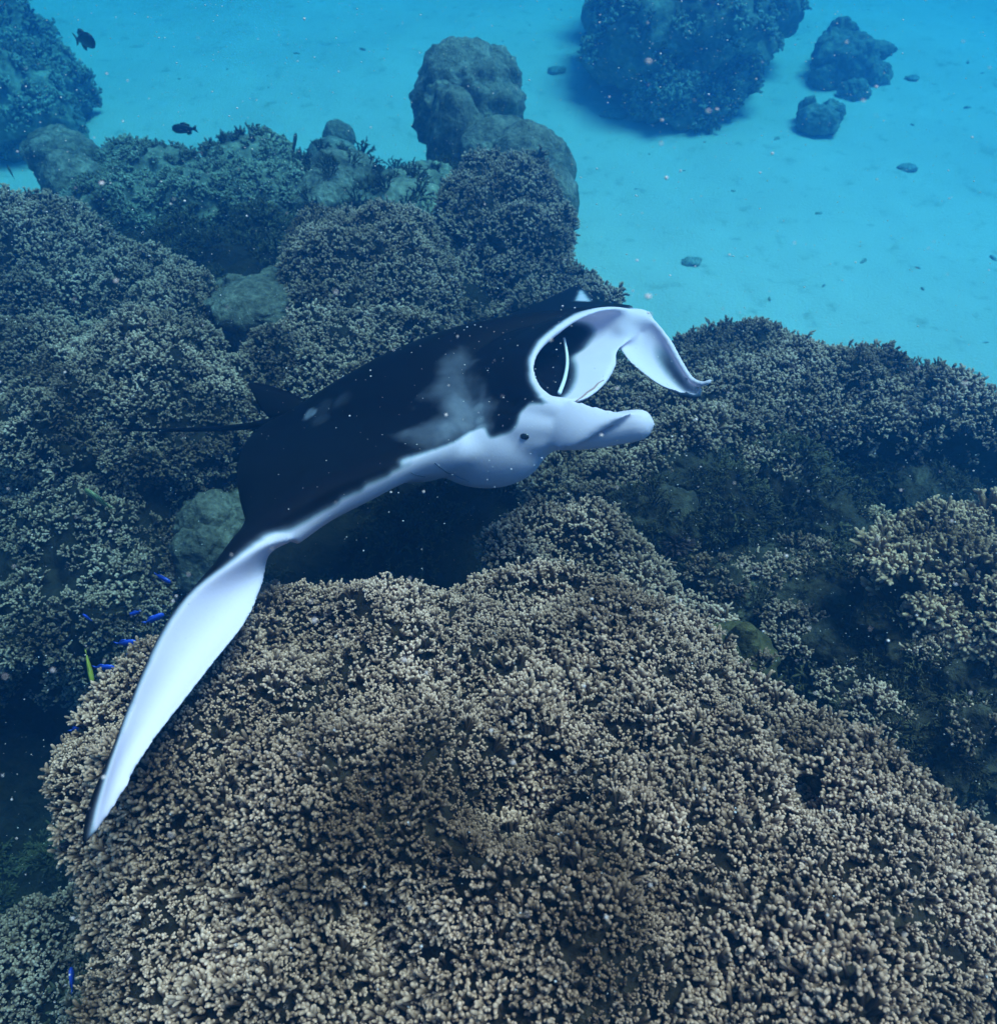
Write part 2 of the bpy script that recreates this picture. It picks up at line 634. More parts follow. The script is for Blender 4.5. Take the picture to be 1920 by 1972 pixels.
colony('finger_coral', 'wide olive coral slope right of the ray beside the open sand', 'coral',
       [(1270, 670), (1340, 640), (1430, 622), (1520, 640), (1610, 662), (1690, 715), (1800, 770), (1930, 815), (2050, 900), (1900, 910), (1700, 865), (1550, 850), (1420, 870),
        (1330, 920), (1270, 970), (1180, 1000), (1080, 970), (1010, 900), (1000, 800), (1100, 720)],
       1.05, 0.14, 0.4, seed=8, group=GC, parts=40, spacing=0.025, lump=0.08)
colony('finger_coral', 'sunlit cream coral head at the right edge above the dark gully', 'coral',
       [(1665, 1070), (1730, 1020), (1850, 1005), (1990, 1000), (2200, 1040), (2300, 1200), (2150, 1330), (1960, 1290), (1880, 1240), (1800, 1180), (1720, 1130)],
       1.4, 0.05, 0.9, seed=11, flank=.25, key='cream', group=GC, parts=160, scale=0.66, spacing=.026)
colony('finger_coral', 'dark blue green coral slope at the far left under hazy domes', 'coral',
       [(-150, 430), (60, 410), (220, 450), (330, 510), (420, 580), (400, 660), (200, 700), (-150, 700)], .95, 0.13, 0.5, seed=14, group=GC, spacing=0.029, lump=.08)
colony('finger_coral', 'teal coral head left of the tail of the ray', 'coral',
       [(-150, 660), (200, 640), (420, 660), (480, 740), (450, 830), (340, 900), (150, 910), (-150, 870)], 1.02, 0.14, 0.5, seed=15, group=GC, spacing=0.029, lump=.08)
colony('finger_coral', 'shaded dark coral slope left of the raised wing', 'coral',
       [(-150, 900), (150, 920), (330, 950), (350, 1060), (300, 1160), (170, 1260), (-150, 1290)], 0.8, 0.10, 0.3, seed=16, group=GC, spacing=0.031, gap=.25, lump=.08)
colony('finger_coral', 'rounded coral head behind the back of the ray with a dark hollow at its left', 'coral',
       [(545, 500), (600, 440), (720, 425), (850, 470), (880, 550), (810, 610), (660, 630), (560, 590)], 1.05, 0.17, 0.5, seed=17, group=GC, spacing=0.028, lump=.06)
colony('finger_coral', 'low coral bank just above the back of the ray', 'coral',
       [(430, 670), (600, 635), (800, 630), (900, 640), (900, 720), (700, 800), (560, 810), (470, 760)], 1.05, 0.10, 0.5, seed=18, group=GC, spacing=0.028, lump=.06)
colony('finger_coral', 'tall coral head below the knobbly boulder beside the sand', 'coral',
       [(850, 440), (855, 370), (930, 320), (1020, 310), (1080, 370), (1100, 440), (1080, 500), (960, 500)], 1.0, 0.12, 0.2, seed=19, group=GC, spacing=0.031, lump=.07)
colony('finger_coral', 'low fringe of coral at the sand edge behind the head of the ray', 'coral',
       [(850, 540), (980, 500), (1090, 510), (1180, 560), (1195, 600), (1000, 640), (880, 640)], 0.9, 0.10, 0.3, seed=20, group=GC, spacing=0.029, lump=.06)
colony('finger_coral', 'dim coral patch in the lower left corner', 'coral',
       [(-100, 1800), (60, 1740), (150, 1720), (210, 1800), (230, 1900), (200, 2050), (-100, 2100)], .85, 0.08, 0.2, seed=21, group=GC, parts=30)

# ------------------------------------------------------------------ the manta ray
def cdir(x, y, t):
    """direction from camera-frame components: right, up, towards the viewer"""
    return (CR * x + CU * y - CF * t).normalized()


MH = cdir(.85, .05, .5)                 # heading
ML = cdir(.45, .45, -.77)               # its left, away from the viewer
ML = (ML - MH * ML.dot(MH)).normalized()
MN = MH.cross(ML)                       # its back

# leading edge, trailing edge, thickness above / below, camber
RAY = [
    (163, 1622, 1.200, 169, 1622, 1.202, .006, .006, 0),
    (181, 1550, 1.215, 224, 1546, 1.245, .008, .007, .01),
    (207, 1471, 1.24, 286, 1441, 1.29, .010, .009, .02),
    (237, 1388, 1.27, 355, 1350, 1.335, .012, .010, .025),
    (271, 1301, 1.30, 417, 1270, 1.385, .014, .012, .03),
    (309, 1218, 1.34, 470, 1203, 1.44, .016, .014, .03),
    (355, 1150, 1.38, 497, 1148, 1.50, .018, .022, .022),
    (423, 1084, 1.43, 508, 1096, 1.58, .020, .040, .012),
    (481, 1030, 1.48, 498, 1050, 1.70, .022, .054, .0),
    (542, 1000, 1.54, 470, 985, 1.84, .024, .066, 0),
    (633, 948, 1.62, 458, 925, 1.98, .026, .074, 0),
    (724, 911, 1.70, 462, 884, 2.12, .028, .076, 0),
    (816, 878, 1.78, 474, 854, 2.19, .034, .070, 0),
    (890, 845, 1.84, 490, 836, 2.24, .050, .105, 0),
    (915, 808, 1.90, 510, 820, 2.26, .070, .130, 0),
    (915, 768, 1.96, 530, 812, 2.27, .080, .130, 0),
    (930, 706, 2.03, 550, 804, 2.29, .080, .120, 0),
    (1010, 650, 2.10, 575, 788, 2.32, .070, .10, 0),
    (1120, 612, 2.15, 605, 770, 2.37, .045, .075, 0),
    (1215, 594, 2.22, 665, 744, 2.44, .022, .05, 0),
    (1205, 588, 2.32, 745, 707, 2.52, .014, .035, 0),
    (1185, 586, 2.44, 840, 668, 2.61, .012, .025, 0),
    (1165, 582, 2.58, 940, 626, 2.70, .010, .018, 0),
    (1142, 572, 2.72, 1030, 588, 2.79, .008, .012, 0),
    (1116, 553, 2.87, 1106, 553, 2.87, .006, .006, 0),
]
NR, NX = 300, 50
rows = spline(RAY, NR)
for i_ in range(NR):                    # the outer wing is lifted clear of the coral
    k_ = max(0.0, 1 - i_ / (NR - 1) * (len(RAY) - 1) / 9.0)
    rows[i_][2] *= 1 - 0.11 * k_
    rows[i_][5] *= 1 - 0.11 * k_
SV, SF, SA = [], [], []                 # source surface of the body: points, faces, paleness


def add_src(V, Fc, A):
    b_ = len(SV)
    SV.extend(V)
    SA.extend(A)
    SF.extend([tuple(i + b_ for i in f) for f in Fc])


def foil(x):
    return max(0.0, 10 * (0.2969 * math.sqrt(x) - 0.126 * x - 0.3516 * x * x + 0.2843 * x ** 3 - 0.1036 * x ** 4))


Ls = [P(*r[0:3]) for r in rows]
Ts = [P(*r[3:6]) for r in rows]
xs_ = [0.5 * (1 - math.cos(math.pi * i / NX)) for i in range(NX + 1)]
loops, pale_rows = [], []
for i in range(NR):
    L, T = Ls[i], Ts[i]
    c = T - L
    a, b_ = max(i - 1, 0), min(i + 1, NR - 1)
    s_ = (Ls[b_] + Ts[b_]) * .5 - (Ls[a] + Ts[a]) * .5
    n = (-c).cross(s_)
    n.normalize()
    ctl = i / (NR - 1) * (len(RAY) - 1)
    w_body = math.exp(-((ctl - 15.5) / 3.0) ** 2)
    n = (n * (1 - w_body) + MN * w_body).normalized()
    tu, tb, cam_ = rows[i][6:9]
    lp, pr = [], []
    for x in reversed(xs_):
        lp.append(L + c * x + n * (tu * foil(x) + 0.0055 * min(1, 20 * x) + cam_ * 4 * x * (1 - x)))
        if 11.5 < ctl < 14.5: pr.append(1.0 if x < 0.035 * (1 - abs(ctl - 13) / 1.8) else 0.0)
        else: pr.append(0.0)
    for x in xs_[1:]:
        lp.append(L + c * x + n * (-tb * foil(x) - 0.0055 * min(1, 20 * x) + cam_ * 4 * x * (1 - x)))
        edge = 0.022 if ctl < 9.8 else 0.022 * max(0, (12.3 - ctl) / 2.5) ** 2
        if ctl < 8.0: edge = 0.05 - .028 * max(0, ctl - 7)
        pr.append(1.0 if x > edge and x < 0.985 else 0.0)
    loops.append(lp)
    pale_rows.append(pr)
M_ = len(loops[0])
V = [p for lp in loops for p in lp]
A = [a for pr in pale_rows for a in pr]
Fc = []
for i in range(NR - 1):
    for k in range(M_):
        k2 = (k + 1) % M_
        Fc.append((i * M_ + k, i * M_ + k2, (i + 1) * M_ + k2, (i + 1) * M_ + k))
Fc.append(tuple(range(M_ - 1, -1, -1)))
Fc.append(tuple(range((NR - 1) * M_, NR * M_)))
add_src(V, Fc, A)


def closed_spline(pts, n):
    pts = np.array(pts, float)
    k = len(pts)
    out = []
    for t in np.linspace(0, k, n, endpoint=False):
        i = int(t)
        f = t - i
        p0, p1, p2, p3 = pts[(i - 1) % k], pts[i % k], pts[(i + 1) % k], pts[(i + 2) % k]
        out.append(0.5 * ((2 * p1) + (-p0 + p2) * f + (2 * p0 - 5 * p1 + 4 * p2 - p3) * f * f + (-p0 + 3 * p1 - 3 * p2 + p3) * f ** 3))
    return np.array(out)


# the open mouth: a shell from the lips back to the shoulders and a throat inside
LIP = [(1086, 768, 1.795), (1060, 762, 1.81), (1038, 740, 1.83), (1028, 712, 1.855), (1034, 684, 1.885), (1055, 656, 1.92), (1090, 628, 1.955), (1130, 606, 1.99),
       (1175, 594, 2.02), (1215, 597, 2.04), (1238, 618, 2.045), (1222, 650, 2.03), (1192, 674, 1.99), (1184, 702, 1.95), (1168, 732, 1.90), (1140, 759, 1.85), (1110, 771, 1.81)]
UPPER = 10                               # the first ten are the upper lip
NL = 96
lip = [P(*q) for q in closed_spline(LIP, NL)]
CM = sum(lip, Vector()) / NL
up_w = []
for i in range(NL):
    t = i / NL * len(LIP)
    up_w.append(1.0 if t < UPPER + 0.5 else 0.0)
RINGS = [(-.27, -.28, 0, 0), (-.20, -.12, 0, 0), (-.12, -.02, 0, 0), (-.06, 0, .010, .0), (-.022, 0, .012, .35), (-.006, 0, .009, 1), (.003, 0, .002, 1), (-.004, 0, -.008, 1),
         (-.03, 0, -.012, 1), (-.06, 0.06, -.012, 1), (-.09, 0.10, -.012, .55), (-.12, .2, -.012, 0), (-.15, .35, -.01, 0), (-.17, .7, 0, 0)]
RINGS = [[float(v) for v in r_] for r_ in np.concatenate([np.linspace(RINGS[i], RINGS[i + 1], 6, endpoint=False) for i in range(len(RINGS) - 1)] + [np.array(RINGS[-1:])])]
V, A, Fc = [], [], []
for q, (dh, e, out, pl) in enumerate(RINGS):
    for i, p in enumerate(lip):
        ev = CM - p
        ev = ev - MH * ev.dot(MH)
        o = -ev.normalized() * out
        pp = p + MH * dh + ev * (abs(e) if q > 30 or e < 0 else e) + o
        if q < 18 and up_w[i] < .5:
            pp = pp - MN * 0.02 * (1 - q / 18)
        V.append(pp)
        a = pl
        if q < 26 and up_w[i] < .5: a = 1.0
        if q >= 38:
            a = min(1.0, max(0.0, (float(np.interp(i / NL * len(LIP), [0, 3, 5, 7, 9, 10.5, 12, 14, 16], [51, 51, 54, 59, 63, 66, 64, 58, 51])) - q) / 4))
        A.append(a)
nq = len(RINGS)
for q in range(nq - 1):
    for i in range(NL):
        i2 = (i + 1) % NL
        Fc.append((q * NL + i, q * NL + i2, (q + 1) * NL + i2, (q + 1) * NL + i))
Fc.append(tuple(range(NL - 1, -1, -1)))
Fc.append(tuple(range((nq - 1) * NL, nq * NL)))
add_src(V, Fc, A)


def blob(c, rh, rl, rn, pale, n=18, ax=None):
    H_, L_, N_ = ax or (MH, ML, MN)
    V, A, Fc = [], [], []
    for i in range(n + 1):
        th = math.pi * i / n
        for k in range(2 * n):
            ph = math.pi * k / n
            d = (math.cos(th), math.sin(th) * math.cos(ph), math.sin(th) * math.sin(ph))
            V.append(c + H_ * d[0] * rh + L_ * d[1] * rl + N_ * d[2] * rn)
            A.append(pale(d) if callable(pale) else pale)
    m = 2 * n
    for i in range(n):
        for k in range(m):
            k2 = (k + 1) % m
            if i == 0: Fc.append((0, m + k, m + k2))
            elif i == n - 1: Fc.append((i * m + k, (i + 1) * m, i * m + k2))
            else: Fc.append((i * m + k, (i + 1) * m + k, (i + 1) * m + k2, i * m + k2))
    used = sorted({j for f in Fc for j in f})
    mp = {j: q for q, j in enumerate(used)}
    add_src([V[j] for j in used], [tuple(mp[j] for j in f) for f in Fc], [A[j] for j in used])


blob(P(938, 876, 1.90), .135, .055, .077, 1.0)
blob(P(985, 850, 1.878), .11, .045, .056, 1.0)
blob(P(1015, 848, 1.845), .075, .04, .036, 1.0)
blob(P(880, 862, 1.93), .13, .08, .052, 1.0)
blob(P(985, 770, 1.925), .09, .06, .06, 0.0)
blob(P(960, 800, 1.915), .08, .06, .05, 0.0)                               # throat
blob(P(1010, 826, 1.845), .10, .045, .046, 1.0)   # cheek beside the eye
blob(P(1045, 800, 1.82), .07, .030, .040, 1.0)
blob(P(1210, 620, 2.07), .06, .035, .03, 1.0)
blob(P(1204, 646, 2.06), .032, .026, .034, 1.0)


def sheet(E, Fd, n, m, thick, bow, pale):
    """a curved blade between two edge curves, thick in the middle"""
    Ec, Fcv = spline(E, n), spline(Fd, n)
    V, A, Fc = [], [], []
    pe, pf = [P(*q) for q in Ec], [P(*q) for q in Fcv]
    for i in range(n):
        s_ = pe[min(i + 1, n - 1)] - pe[max(i - 1, 0)]
        c = pf[i] - pe[i]
        nn = c.cross(s_)
        if nn.length < 1e-9: nn = Vector((0, 0, 1))
        nn.normalize()
        if nn.dot(CF) > 0: nn = -nn          # nn faces the viewer
        tt = thick
        for side in (1, -1):
            rng_ = range(m + 1) if side == 1 else range(m - 1, 0, -1)
            for k in rng_:
                x = k / m
                V.append(pe[i] + c * x - nn * bow * 4 * x * (1 - x) + nn * side * tt * (0.35 + 0.65 * math.sqrt(max(0, 4 * x * (1 - x)))) * (0.6 if x in (0, 1) else 1))
                A.append(pale(i / (n - 1), x, side))
    mm = 2 * m
    for i in range(n - 1):
        for k in range(mm):
            k2 = (k + 1) % mm
            Fc.append((i * mm + k, i * mm + k2, (i + 1) * mm + k2, (i + 1) * mm + k))
    Fc.append(tuple(range(mm - 1, -1, -1)))
    Fc.append(tuple(range((n - 1) * mm, n * mm)))
    add_src(V, Fc, A)


def rod(pts, rads, pale, n=40, seg=14):
    q = spline(pts, n)
    rr = spline([[r] for r in rads], n)[:, 0]
    V, Fc, A = [], [], []
    tube(V, Fc, A, [P(*p) for p in q], list(rr), [0] * n, seg)
    Fc.append(tuple(range(seg - 1, -1, -1)))
    add_src(V, Fc, [pale] * len(V))


# far cephalic fin, unrolled, hanging forward and down, its outer margin smoky blue
sheet([(1222, 606, 2.05), (1246, 612, 2.045), (1268, 632, 2.03), (1290, 664, 2.0), (1310, 698, 1.97), (1330, 728, 1.945), (1345, 738, 1.925), (1352, 740, 1.918)],
      [(1180, 655, 2.04), (1192, 676, 2.02), (1211, 698, 1.995), (1238, 720, 1.97), (1270, 741, 1.945), (1302, 751, 1.93), (1325, 750, 1.92), (1346, 745, 1.917)],
      40, 14, .006, .028, lambda u, x, s: (1.0 - .92 * math.exp(-((x - .28) / .19) ** 2 - ((u - .64) / .30) ** 4)) if s > 0 else 0.0)
rod([(1225, 600, 2.05), (1248, 612, 2.04), (1268, 631, 2.025), (1290, 663, 1.995), (1310, 699, 1.965), (1330, 729, 1.94), (1349, 739, 1.92), (1362, 737, 1.91), (1369, 731, 1.905)],
    [.008, .0085, .008, .0075, .007, .0065, .0065, .006, .005], 1.0)
# near cephalic fin: a bright sheet folded over a rolled tube
sheet([(1062, 768, 1.80), (1092, 766, 1.785), (1130, 777, 1.765), (1172, 789, 1.745), (1204, 796, 1.73), (1222, 795, 1.725)],
      [(1030, 862, 1.83), (1062, 866, 1.80), (1085, 865, 1.775), (1115, 858, 1.75), (1160, 832, 1.735), (1205, 806, 1.728)],
      40, 14, .006, -.012, lambda u, x, s: 1.0)
rod([(1050, 845, 1.85), (1090, 841, 1.82), (1140, 834, 1.79), (1190, 825, 1.765), (1232, 818, 1.745), (1250, 817, 1.738)], [.024, .029, .0325, .033, .031, .022], 1.0)

# one continuous skin
tmp_me = mesh_from('ray_source', SV, SF)
bm = bmesh.new()
bm.from_mesh(tmp_me)
bmesh.ops.recalc_face_normals(bm, faces=bm.faces)
bm.to_mesh(tmp_me)
bm.free()
tmp = link('ray_source', tmp_me)
md = tmp.modifiers.new('skin', 'REMESH')
md.mode = 'VOXEL'
md.voxel_size = 0.0036
md.use_smooth_shade = True
md = tmp.modifiers.new('smooth', 'SMOOTH')
md.factor = 0.5
md.iterations = 12
dg = bpy.context.evaluated_depsgraph_get()
skin = bpy.data.meshes.new_from_object(tmp.evaluated_get(dg))
bpy.data.objects.remove(tmp)
bpy.data.meshes.remove(tmp_me)
nv = len(skin.vertices)
co = np.zeros(nv * 3)
skin.vertices.foreach_get('co', co)
co = co.reshape(-1, 3)
# ease the throat and cheek into each other
ed = np.zeros(len(skin.edges) * 2, np.int32)
skin.edges.foreach_get('vertices', ed)
ed = ed.reshape(-1, 2)
deg = np.bincount(ed.ravel(), minlength=nv)
for cpt, r_in, r_out, its in ((P(950, 865, 1.88), .10, .17, 45), (P(1208, 652, 2.03), .05, .10, 40)):
    wt = np.clip((r_out - np.linalg.norm(co - np.array(cpt), axis=1)) / (r_out - r_in), 0, 1)[:, None] * .6
    for _ in range(its):
        acc = np.stack([np.bincount(ed[:, 0], co[ed[:, 1], k], nv) + np.bincount(ed[:, 1], co[ed[:, 0], k], nv) for k in range(3)], 1) / np.maximum(deg, 1)[:, None]
        co = co * (1 - wt) + acc * wt
skin.vertices.foreach_set('co', co.ravel())
skin.update()
# skin markings: nearest source paleness, then softened along the skin
SVa = np.array([tuple(v) for v in SV])
SAa = np.array(SA)
kd = KDTree(len(SV))
for i, v in enumerate(SV): kd.insert(v, i)
kd.balance()
pale = np.zeros(nv)
for i in range(nv):
    w = s_ = 0.0
    for (_, j, d) in kd.find_n(co[i], 4):
        ww = 1.0 / (d + 1e-4) ** 2
        w += ww
        s_ += ww * SA[j]
    pale[i] = s_ / w
ed = np.zeros(len(skin.edges) * 2, np.int32)
skin.edges.foreach_get('vertices', ed)
ed = ed.reshape(-1, 2)
deg = np.bincount(ed.ravel(), minlength=nv)
for _ in range(3):
    acc = np.bincount(ed[:, 0], pale[ed[:, 1]], nv) + np.bincount(ed[:, 1], pale[ed[:, 0]], nv)
    pale = 0.4 * pale + 0.6 * acc / np.maximum(deg, 1)
nrm = np.zeros(nv * 3)
skin.vertices.foreach_get('normal', nrm)
nrm = nrm.reshape(-1, 3)


def nearest_top(px, py):
    """the back's skin point under a sight line"""
    d = (P(px, py, 1) - CO).normalized()
    rel = co - np.array(CO)
    t = rel @ np.array(d)
    perp = np.linalg.norm(rel - np.outer(t, np.array(d)), axis=1)
    near = np.where(perp < 0.012)[0]
    return co[near[np.argmin(t[near])]] if len(near) else np.array(P(px, py, 2))


WARP = np.array([1 + .55 * noise.fractal(Vector(p) * 14.0, 0.9, 2.0, 4) for p in co])


def patch(pts, val, soft):
    """a soft pale marking along a chain of spots (px, py, radius m)"""
    global pale
    m = np.zeros(nv)
    for px, py, r in pts:
        d = np.linalg.norm(co - nearest_top(px, py), axis=1) * WARP * 1.15
        m = np.maximum(m, np.clip(1 - (d / r - (1 - soft)) / (2 * soft), 0, 1))
    m = m * m * (3 - 2 * m)
    pale = np.maximum(pale, m * val)


def px_of():
    rel = co - np.array(CO)
    d = rel @ np.array(CF)
    return W0 / 2 + rel @ np.array(CR) / d * F0, H0 / 2 - rel @ np.array(CU) / d * F0, rel


def pattern(poly, val, dmax=9):
    """colour field of the skin that faces the near side, outlined by poly"""
    ux, uy, rel = px_of()
    face = (nrm * rel).sum(1) < 0
    d = rel @ np.array(CF)
    for i in np.where(face & (d < dmax) & (ux > min(p[0] for p in poly)) & (ux < max(p[0] for p in poly)) & (uy > min(p[1] for p in poly)) & (uy < max(p[1] for p in poly)))[0]:
        if in_poly(ux[i], uy[i], poly):
            pale[i] = val


pattern([(680, 800), (690, 890), (770, 888), (816, 874), (850, 862), (877, 851), (905, 832), (936, 822), (940, 700), (850, 690), (740, 750)], 0.0, 2.4)
pattern([(940, 640), (1020, 590), (1128, 588), (1078, 623), (1038, 655), (1019, 690), (1022, 735), (1040, 765), (1062, 780), (1020, 778), (1002, 795), (998, 815), (985, 833), (940, 846), (930, 826), (926, 800), (925, 700)], 0.0, 2.2)
pattern([(1118, 556), (1108, 579), (1137, 581)], 0.75)
pattern([(780, 905), (800, 893), (830, 877), (870, 856), (905, 834), (934, 824), (942, 846), (905, 866), (840, 900), (800, 915)], 1.0)
for _ in range(9):
    acc = np.bincount(ed[:, 0], pale[ed[:, 1]], nv) + np.bincount(ed[:, 1], pale[ed[:, 0]], nv)
    pale = 0.4 * pale + 0.6 * acc / np.maximum(deg, 1)

# shoulder chevron, back spots, brow
patch([(870, 692, 0.035), (868, 705, 0.035), (870, 720, 0.037), (876, 738, 0.041), (884, 755, 0.045), (893, 772, 0.048), (898, 790, 0.050), (888, 802, 0.050), (872, 808, 0.048), (855, 812, 0.047), (838, 816, 0.045), (820, 819, 0.041), (802, 822, 0.036), (785, 824, 0.031)], .15, .85)
patch([(890, 780, 0.047), (905, 795, 0.047), (895, 805, 0.047), (870, 812, 0.039), (915, 785, 0.031)], .24, .85)
patch([(912, 780, 0.016), (918, 800, 0.016), (920, 815, 0.016)], .30, .8)
patch([(588, 792, .016), (596, 789, .012)], .24, .5)
patch([(620, 775, .03), (650, 762, .03), (612, 800, .025)], .04, .6)
patch([(1018, 788, .020), (1030, 795, .022), (1005, 805, .02), (1045, 790, .02)], .95, .45)

NV_SKIN = nv

# tail and dorsal fin join the same mesh
EV, EF = [], []
EA = []
tl = spline([(600, 795, 2.30), (552, 809, 2.28), (500, 818, 2.30), (430, 825, 2.36), (340, 828, 2.44), (232, 828, 2.55)], 40)
tr = spline([[.020], [.017], [.011], [.0075], [.006], [.003]], 40)[:, 0]
tube(EV, EF, EA, [P(*q) for q in tl], list(tr), [0.0] * 40, 8)
fe = spline([(590, 772, 2.29), (560, 757, 2.29), (525, 744, 2.295), (497, 738, 2.30), (480, 737, 2.305)], 24)
fb = spline([(585, 790, 2.285), (560, 800, 2.28), (535, 805, 2.28), (512, 800, 2.285), (484, 741, 2.305)], 24)
fv0 = len(EV)
for i in range(24):
    a, b_ = P(*fe[i]), P(*fb[i])
    for side in (1, -1):
        for k in (range(7) if side == 1 else range(5, 0, -1)):
            x = k / 6
            EV.append(a.lerp(b_, x) + ML * side * 0.0075 * (0.2 + math.sqrt(max(0, 4 * x * (1 - x)))))
            EA.append(0.0)
for i in range(23):
    for k in range(12):
        k2 = (k + 1) % 12
        EF.append((fv0 + i * 12 + k, fv0 + i * 12 + k2, fv0 + (i + 1) * 12 + k2, fv0 + (i + 1) * 12 + k))
EF.append(tuple(fv0 + k for k in range(11, -1, -1)))
EF.append(tuple(fv0 + 23 * 12 + k for k in range(12)))
bm = bmesh.new()
bm.from_mesh(skin)
nb = [bm.verts.new(v) for v in EV]
for f in EF:
    bm.faces.new([nb[i] for i in f])
bm.verts.index_update()
ray_o = CO + (P(800, 800, 2.1) - CO)
for v in bm.verts: v.co -= ray_o
bmesh.ops.recalc_face_normals(bm, faces=bm.faces)
ray_me = bpy.data.meshes.new('manta_ray')
bm.to_mesh(ray_me)
bm.free()
ray_me.polygons.foreach_set('use_smooth', [True] * len(ray_me.polygons))
at = ray_me.attributes.new('pale', 'FLOAT', 'POINT')
at.data.foreach_set('value', np.concatenate([pale, np.array(EA)]))

m, nt, b = mat('ray_skin')
a = N(nt, 'ShaderNodeAttribute', attribute_name='pale')
n1 = noise_tex(nt, 30, 6, 0.6)
n2 = noise_tex(nt, 220, 3, 0.6)
off = N(nt, 'ShaderNodeMath', operation='MULTIPLY_ADD')
off.inputs[1].default_value = 0.16
off.inputs[2].default_value = -0.08
nt.links.new(n1, off.inputs[0])
inner = N(nt, 'ShaderNodeMath', operation='MULTIPLY')        # noise only where the marking fades
par = N(nt, 'ShaderNodeMapRange')
par.inputs['From Min'].default_value = 0.0
par.inputs['From Max'].default_value = 0.12
nt.links.new(a.outputs['Fac'], par.inputs['Value'])
nt.links.new(off.outputs[0], inner.inputs[0])
nt.links.new(par.outputs[0], inner.inputs[1])
ad = N(nt, 'ShaderNodeMath', operation='ADD', use_clamp=True)
nt.links.new(a.outputs['Fac'], ad.inputs[0])
nt.links.new(inner.outputs[0], ad.inputs[1])
c = ramp(nt, [(0.0, (0.004, 0.004, 0.007)), (0.2, (0.085, 0.09, 0.12)), (0.45, (0.30, 0.32, 0.38)), (0.8, (0.72, 0.59, 0.70))], ad.outputs[0]).outputs[0]
sp = ramp(nt, [(0.28, (0.6, 0.6, 0.6)), (0.36, (1, 1, 1))], n2).outputs[0]
c = mixc(nt, 0.35, c, mixc(nt, 1.0, c, sp, 'MULTIPLY'))
nt.links.new(c, b.inputs['Base Color'])
b.inputs['Roughness'].default_value = 0.6
b.inputs['Specular IOR Level'].default_value = 0.03
b.inputs['Subsurface Weight'].default_value = 0.0
bump(nt, b, n2, 0.15, 0.002)
M_RAY = m
ray = link('manta_ray', ray_me, M_RAY)
ray.location = ray_o
tag(ray, 'black backed white bellied manta ray swimming open mouthed over the coral', 'manta ray')

mE, nt, b = mat('dark_eye')
b.inputs['Base Color'].default_value = (0.01, 0.01, 0.014, 1)
b.inputs['Roughness'].default_value = 0.2
M_EYE = mE


def ball(name, r, m, parent, loc, sc=(1, 1, 1), sub=3):
    bm = bmesh.new()
    bmesh.ops.create_icosphere(bm, subdivisions=sub, radius=r)
    me = bpy.data.meshes.new(name)
    bm.to_mesh(me)
    bm.free()
    me.polygons.foreach_set('use_smooth', [True] * len(me.polygons))
    o = link(name, me, m, parent)
    o.location = loc
    o.scale = sc
    return o


ball('eye', .0095, M_EYE, ray, Vector(nearest_top(1003, 843)) - ray_o + CF * 0.0045, (1.25, .8, .8))
mP, nt, b = mat('pale_gill')
b.inputs['Base Color'].default_value = (0.75, 0.77, 0.8, 1)
V, Fc, A = [], [], []
gp = spline([(1086, 652, 2.03), (1091, 678, 1.995), (1092, 703, 1.955), (1087, 730, 1.90), (1077, 757, 1.845)], 24)
tube(V, Fc, A, [P(*q) - ray_o for q in gp], list(np.linspace(.003, .0045, 24)), [0] * 24, 8)
link('gill_arch', mesh_from('gill_arch', V, Fc), mP, ray)
mT, nt, b = mat('tooth_band')
b.inputs['Base Color'].default_value = (0.42, 0.24, 0.22, 1)
mG, nt, b = mat('gill_crease')
b.inputs['Base Color'].default_value = (0.20, 0.20, 0.28, 1)
for pth in ([(845, 897), (852, 908), (866, 920), (882, 930), (900, 937)], [(800, 917), (808, 924), (820, 929)]):
    V, Fc, A = [], [], []
    gp = [Vector(nearest_top(px, py)) - ray_o for px, py in pth]
    tube(V, Fc, A, gp, [.0014] * len(gp), [0] * len(gp), 8)
    link('gill_flap', mesh_from('gill_flap', V, Fc), mG, ray)
V, Fc, A = [], [], []
gp = [Vector(nearest_top(px, py)) - ray_o for px, py in [(1165, 722), (1153, 729), (1141, 737), (1131, 745), (1122, 754), (1114, 762)]]
tube(V, Fc, A, gp, [.0012, .002, .0024, .0024, .002, .0012], [0] * 6, 8)
link('tooth_band', mesh_from('tooth_band', V, Fc), mT, ray)

# ------------------------------------------------------------------ low growth over the reef rock
def terrain_normal(x, y):
    e = 0.03
    return Vector((reef_z(x - e, y) - reef_z(x + e, y), reef_z(x, y - e) - reef_z(x, y + e), 2 * e)).normalized()


r = random.Random(77)
SOURCES['bushy'] = None
pts, rots, scls, idxs = [], [], [], []
while len(pts) < 6500:
    x, y = r.uniform(-3.6, 2.6), r.uniform(-0.3, 5.2)
    if abs(x) > 0.75 * (1.6 + y) : continue
    z = reef_z(x, y)
    dn = fbm(x, y, 11.0, 3.0, 3)
    if z < 0.12 or dn < -0.05: continue
    d = (terrain_normal(x, y) + Vector((r.gauss(0, .3), r.gauss(0, .3), .4))).normalized()
    pts.append((x, y, z - 0.005))
    rots.append(tuple((d.to_track_quat('Z', 'Y').to_matrix().to_4x4() @ Matrix.Rotation(r.uniform(0, 6.28), 4, 'Z')).to_euler()))
    scls.append(r.uniform(.5, 1.3) * (0.8 + dn))
    idxs.append(r.randrange(3))


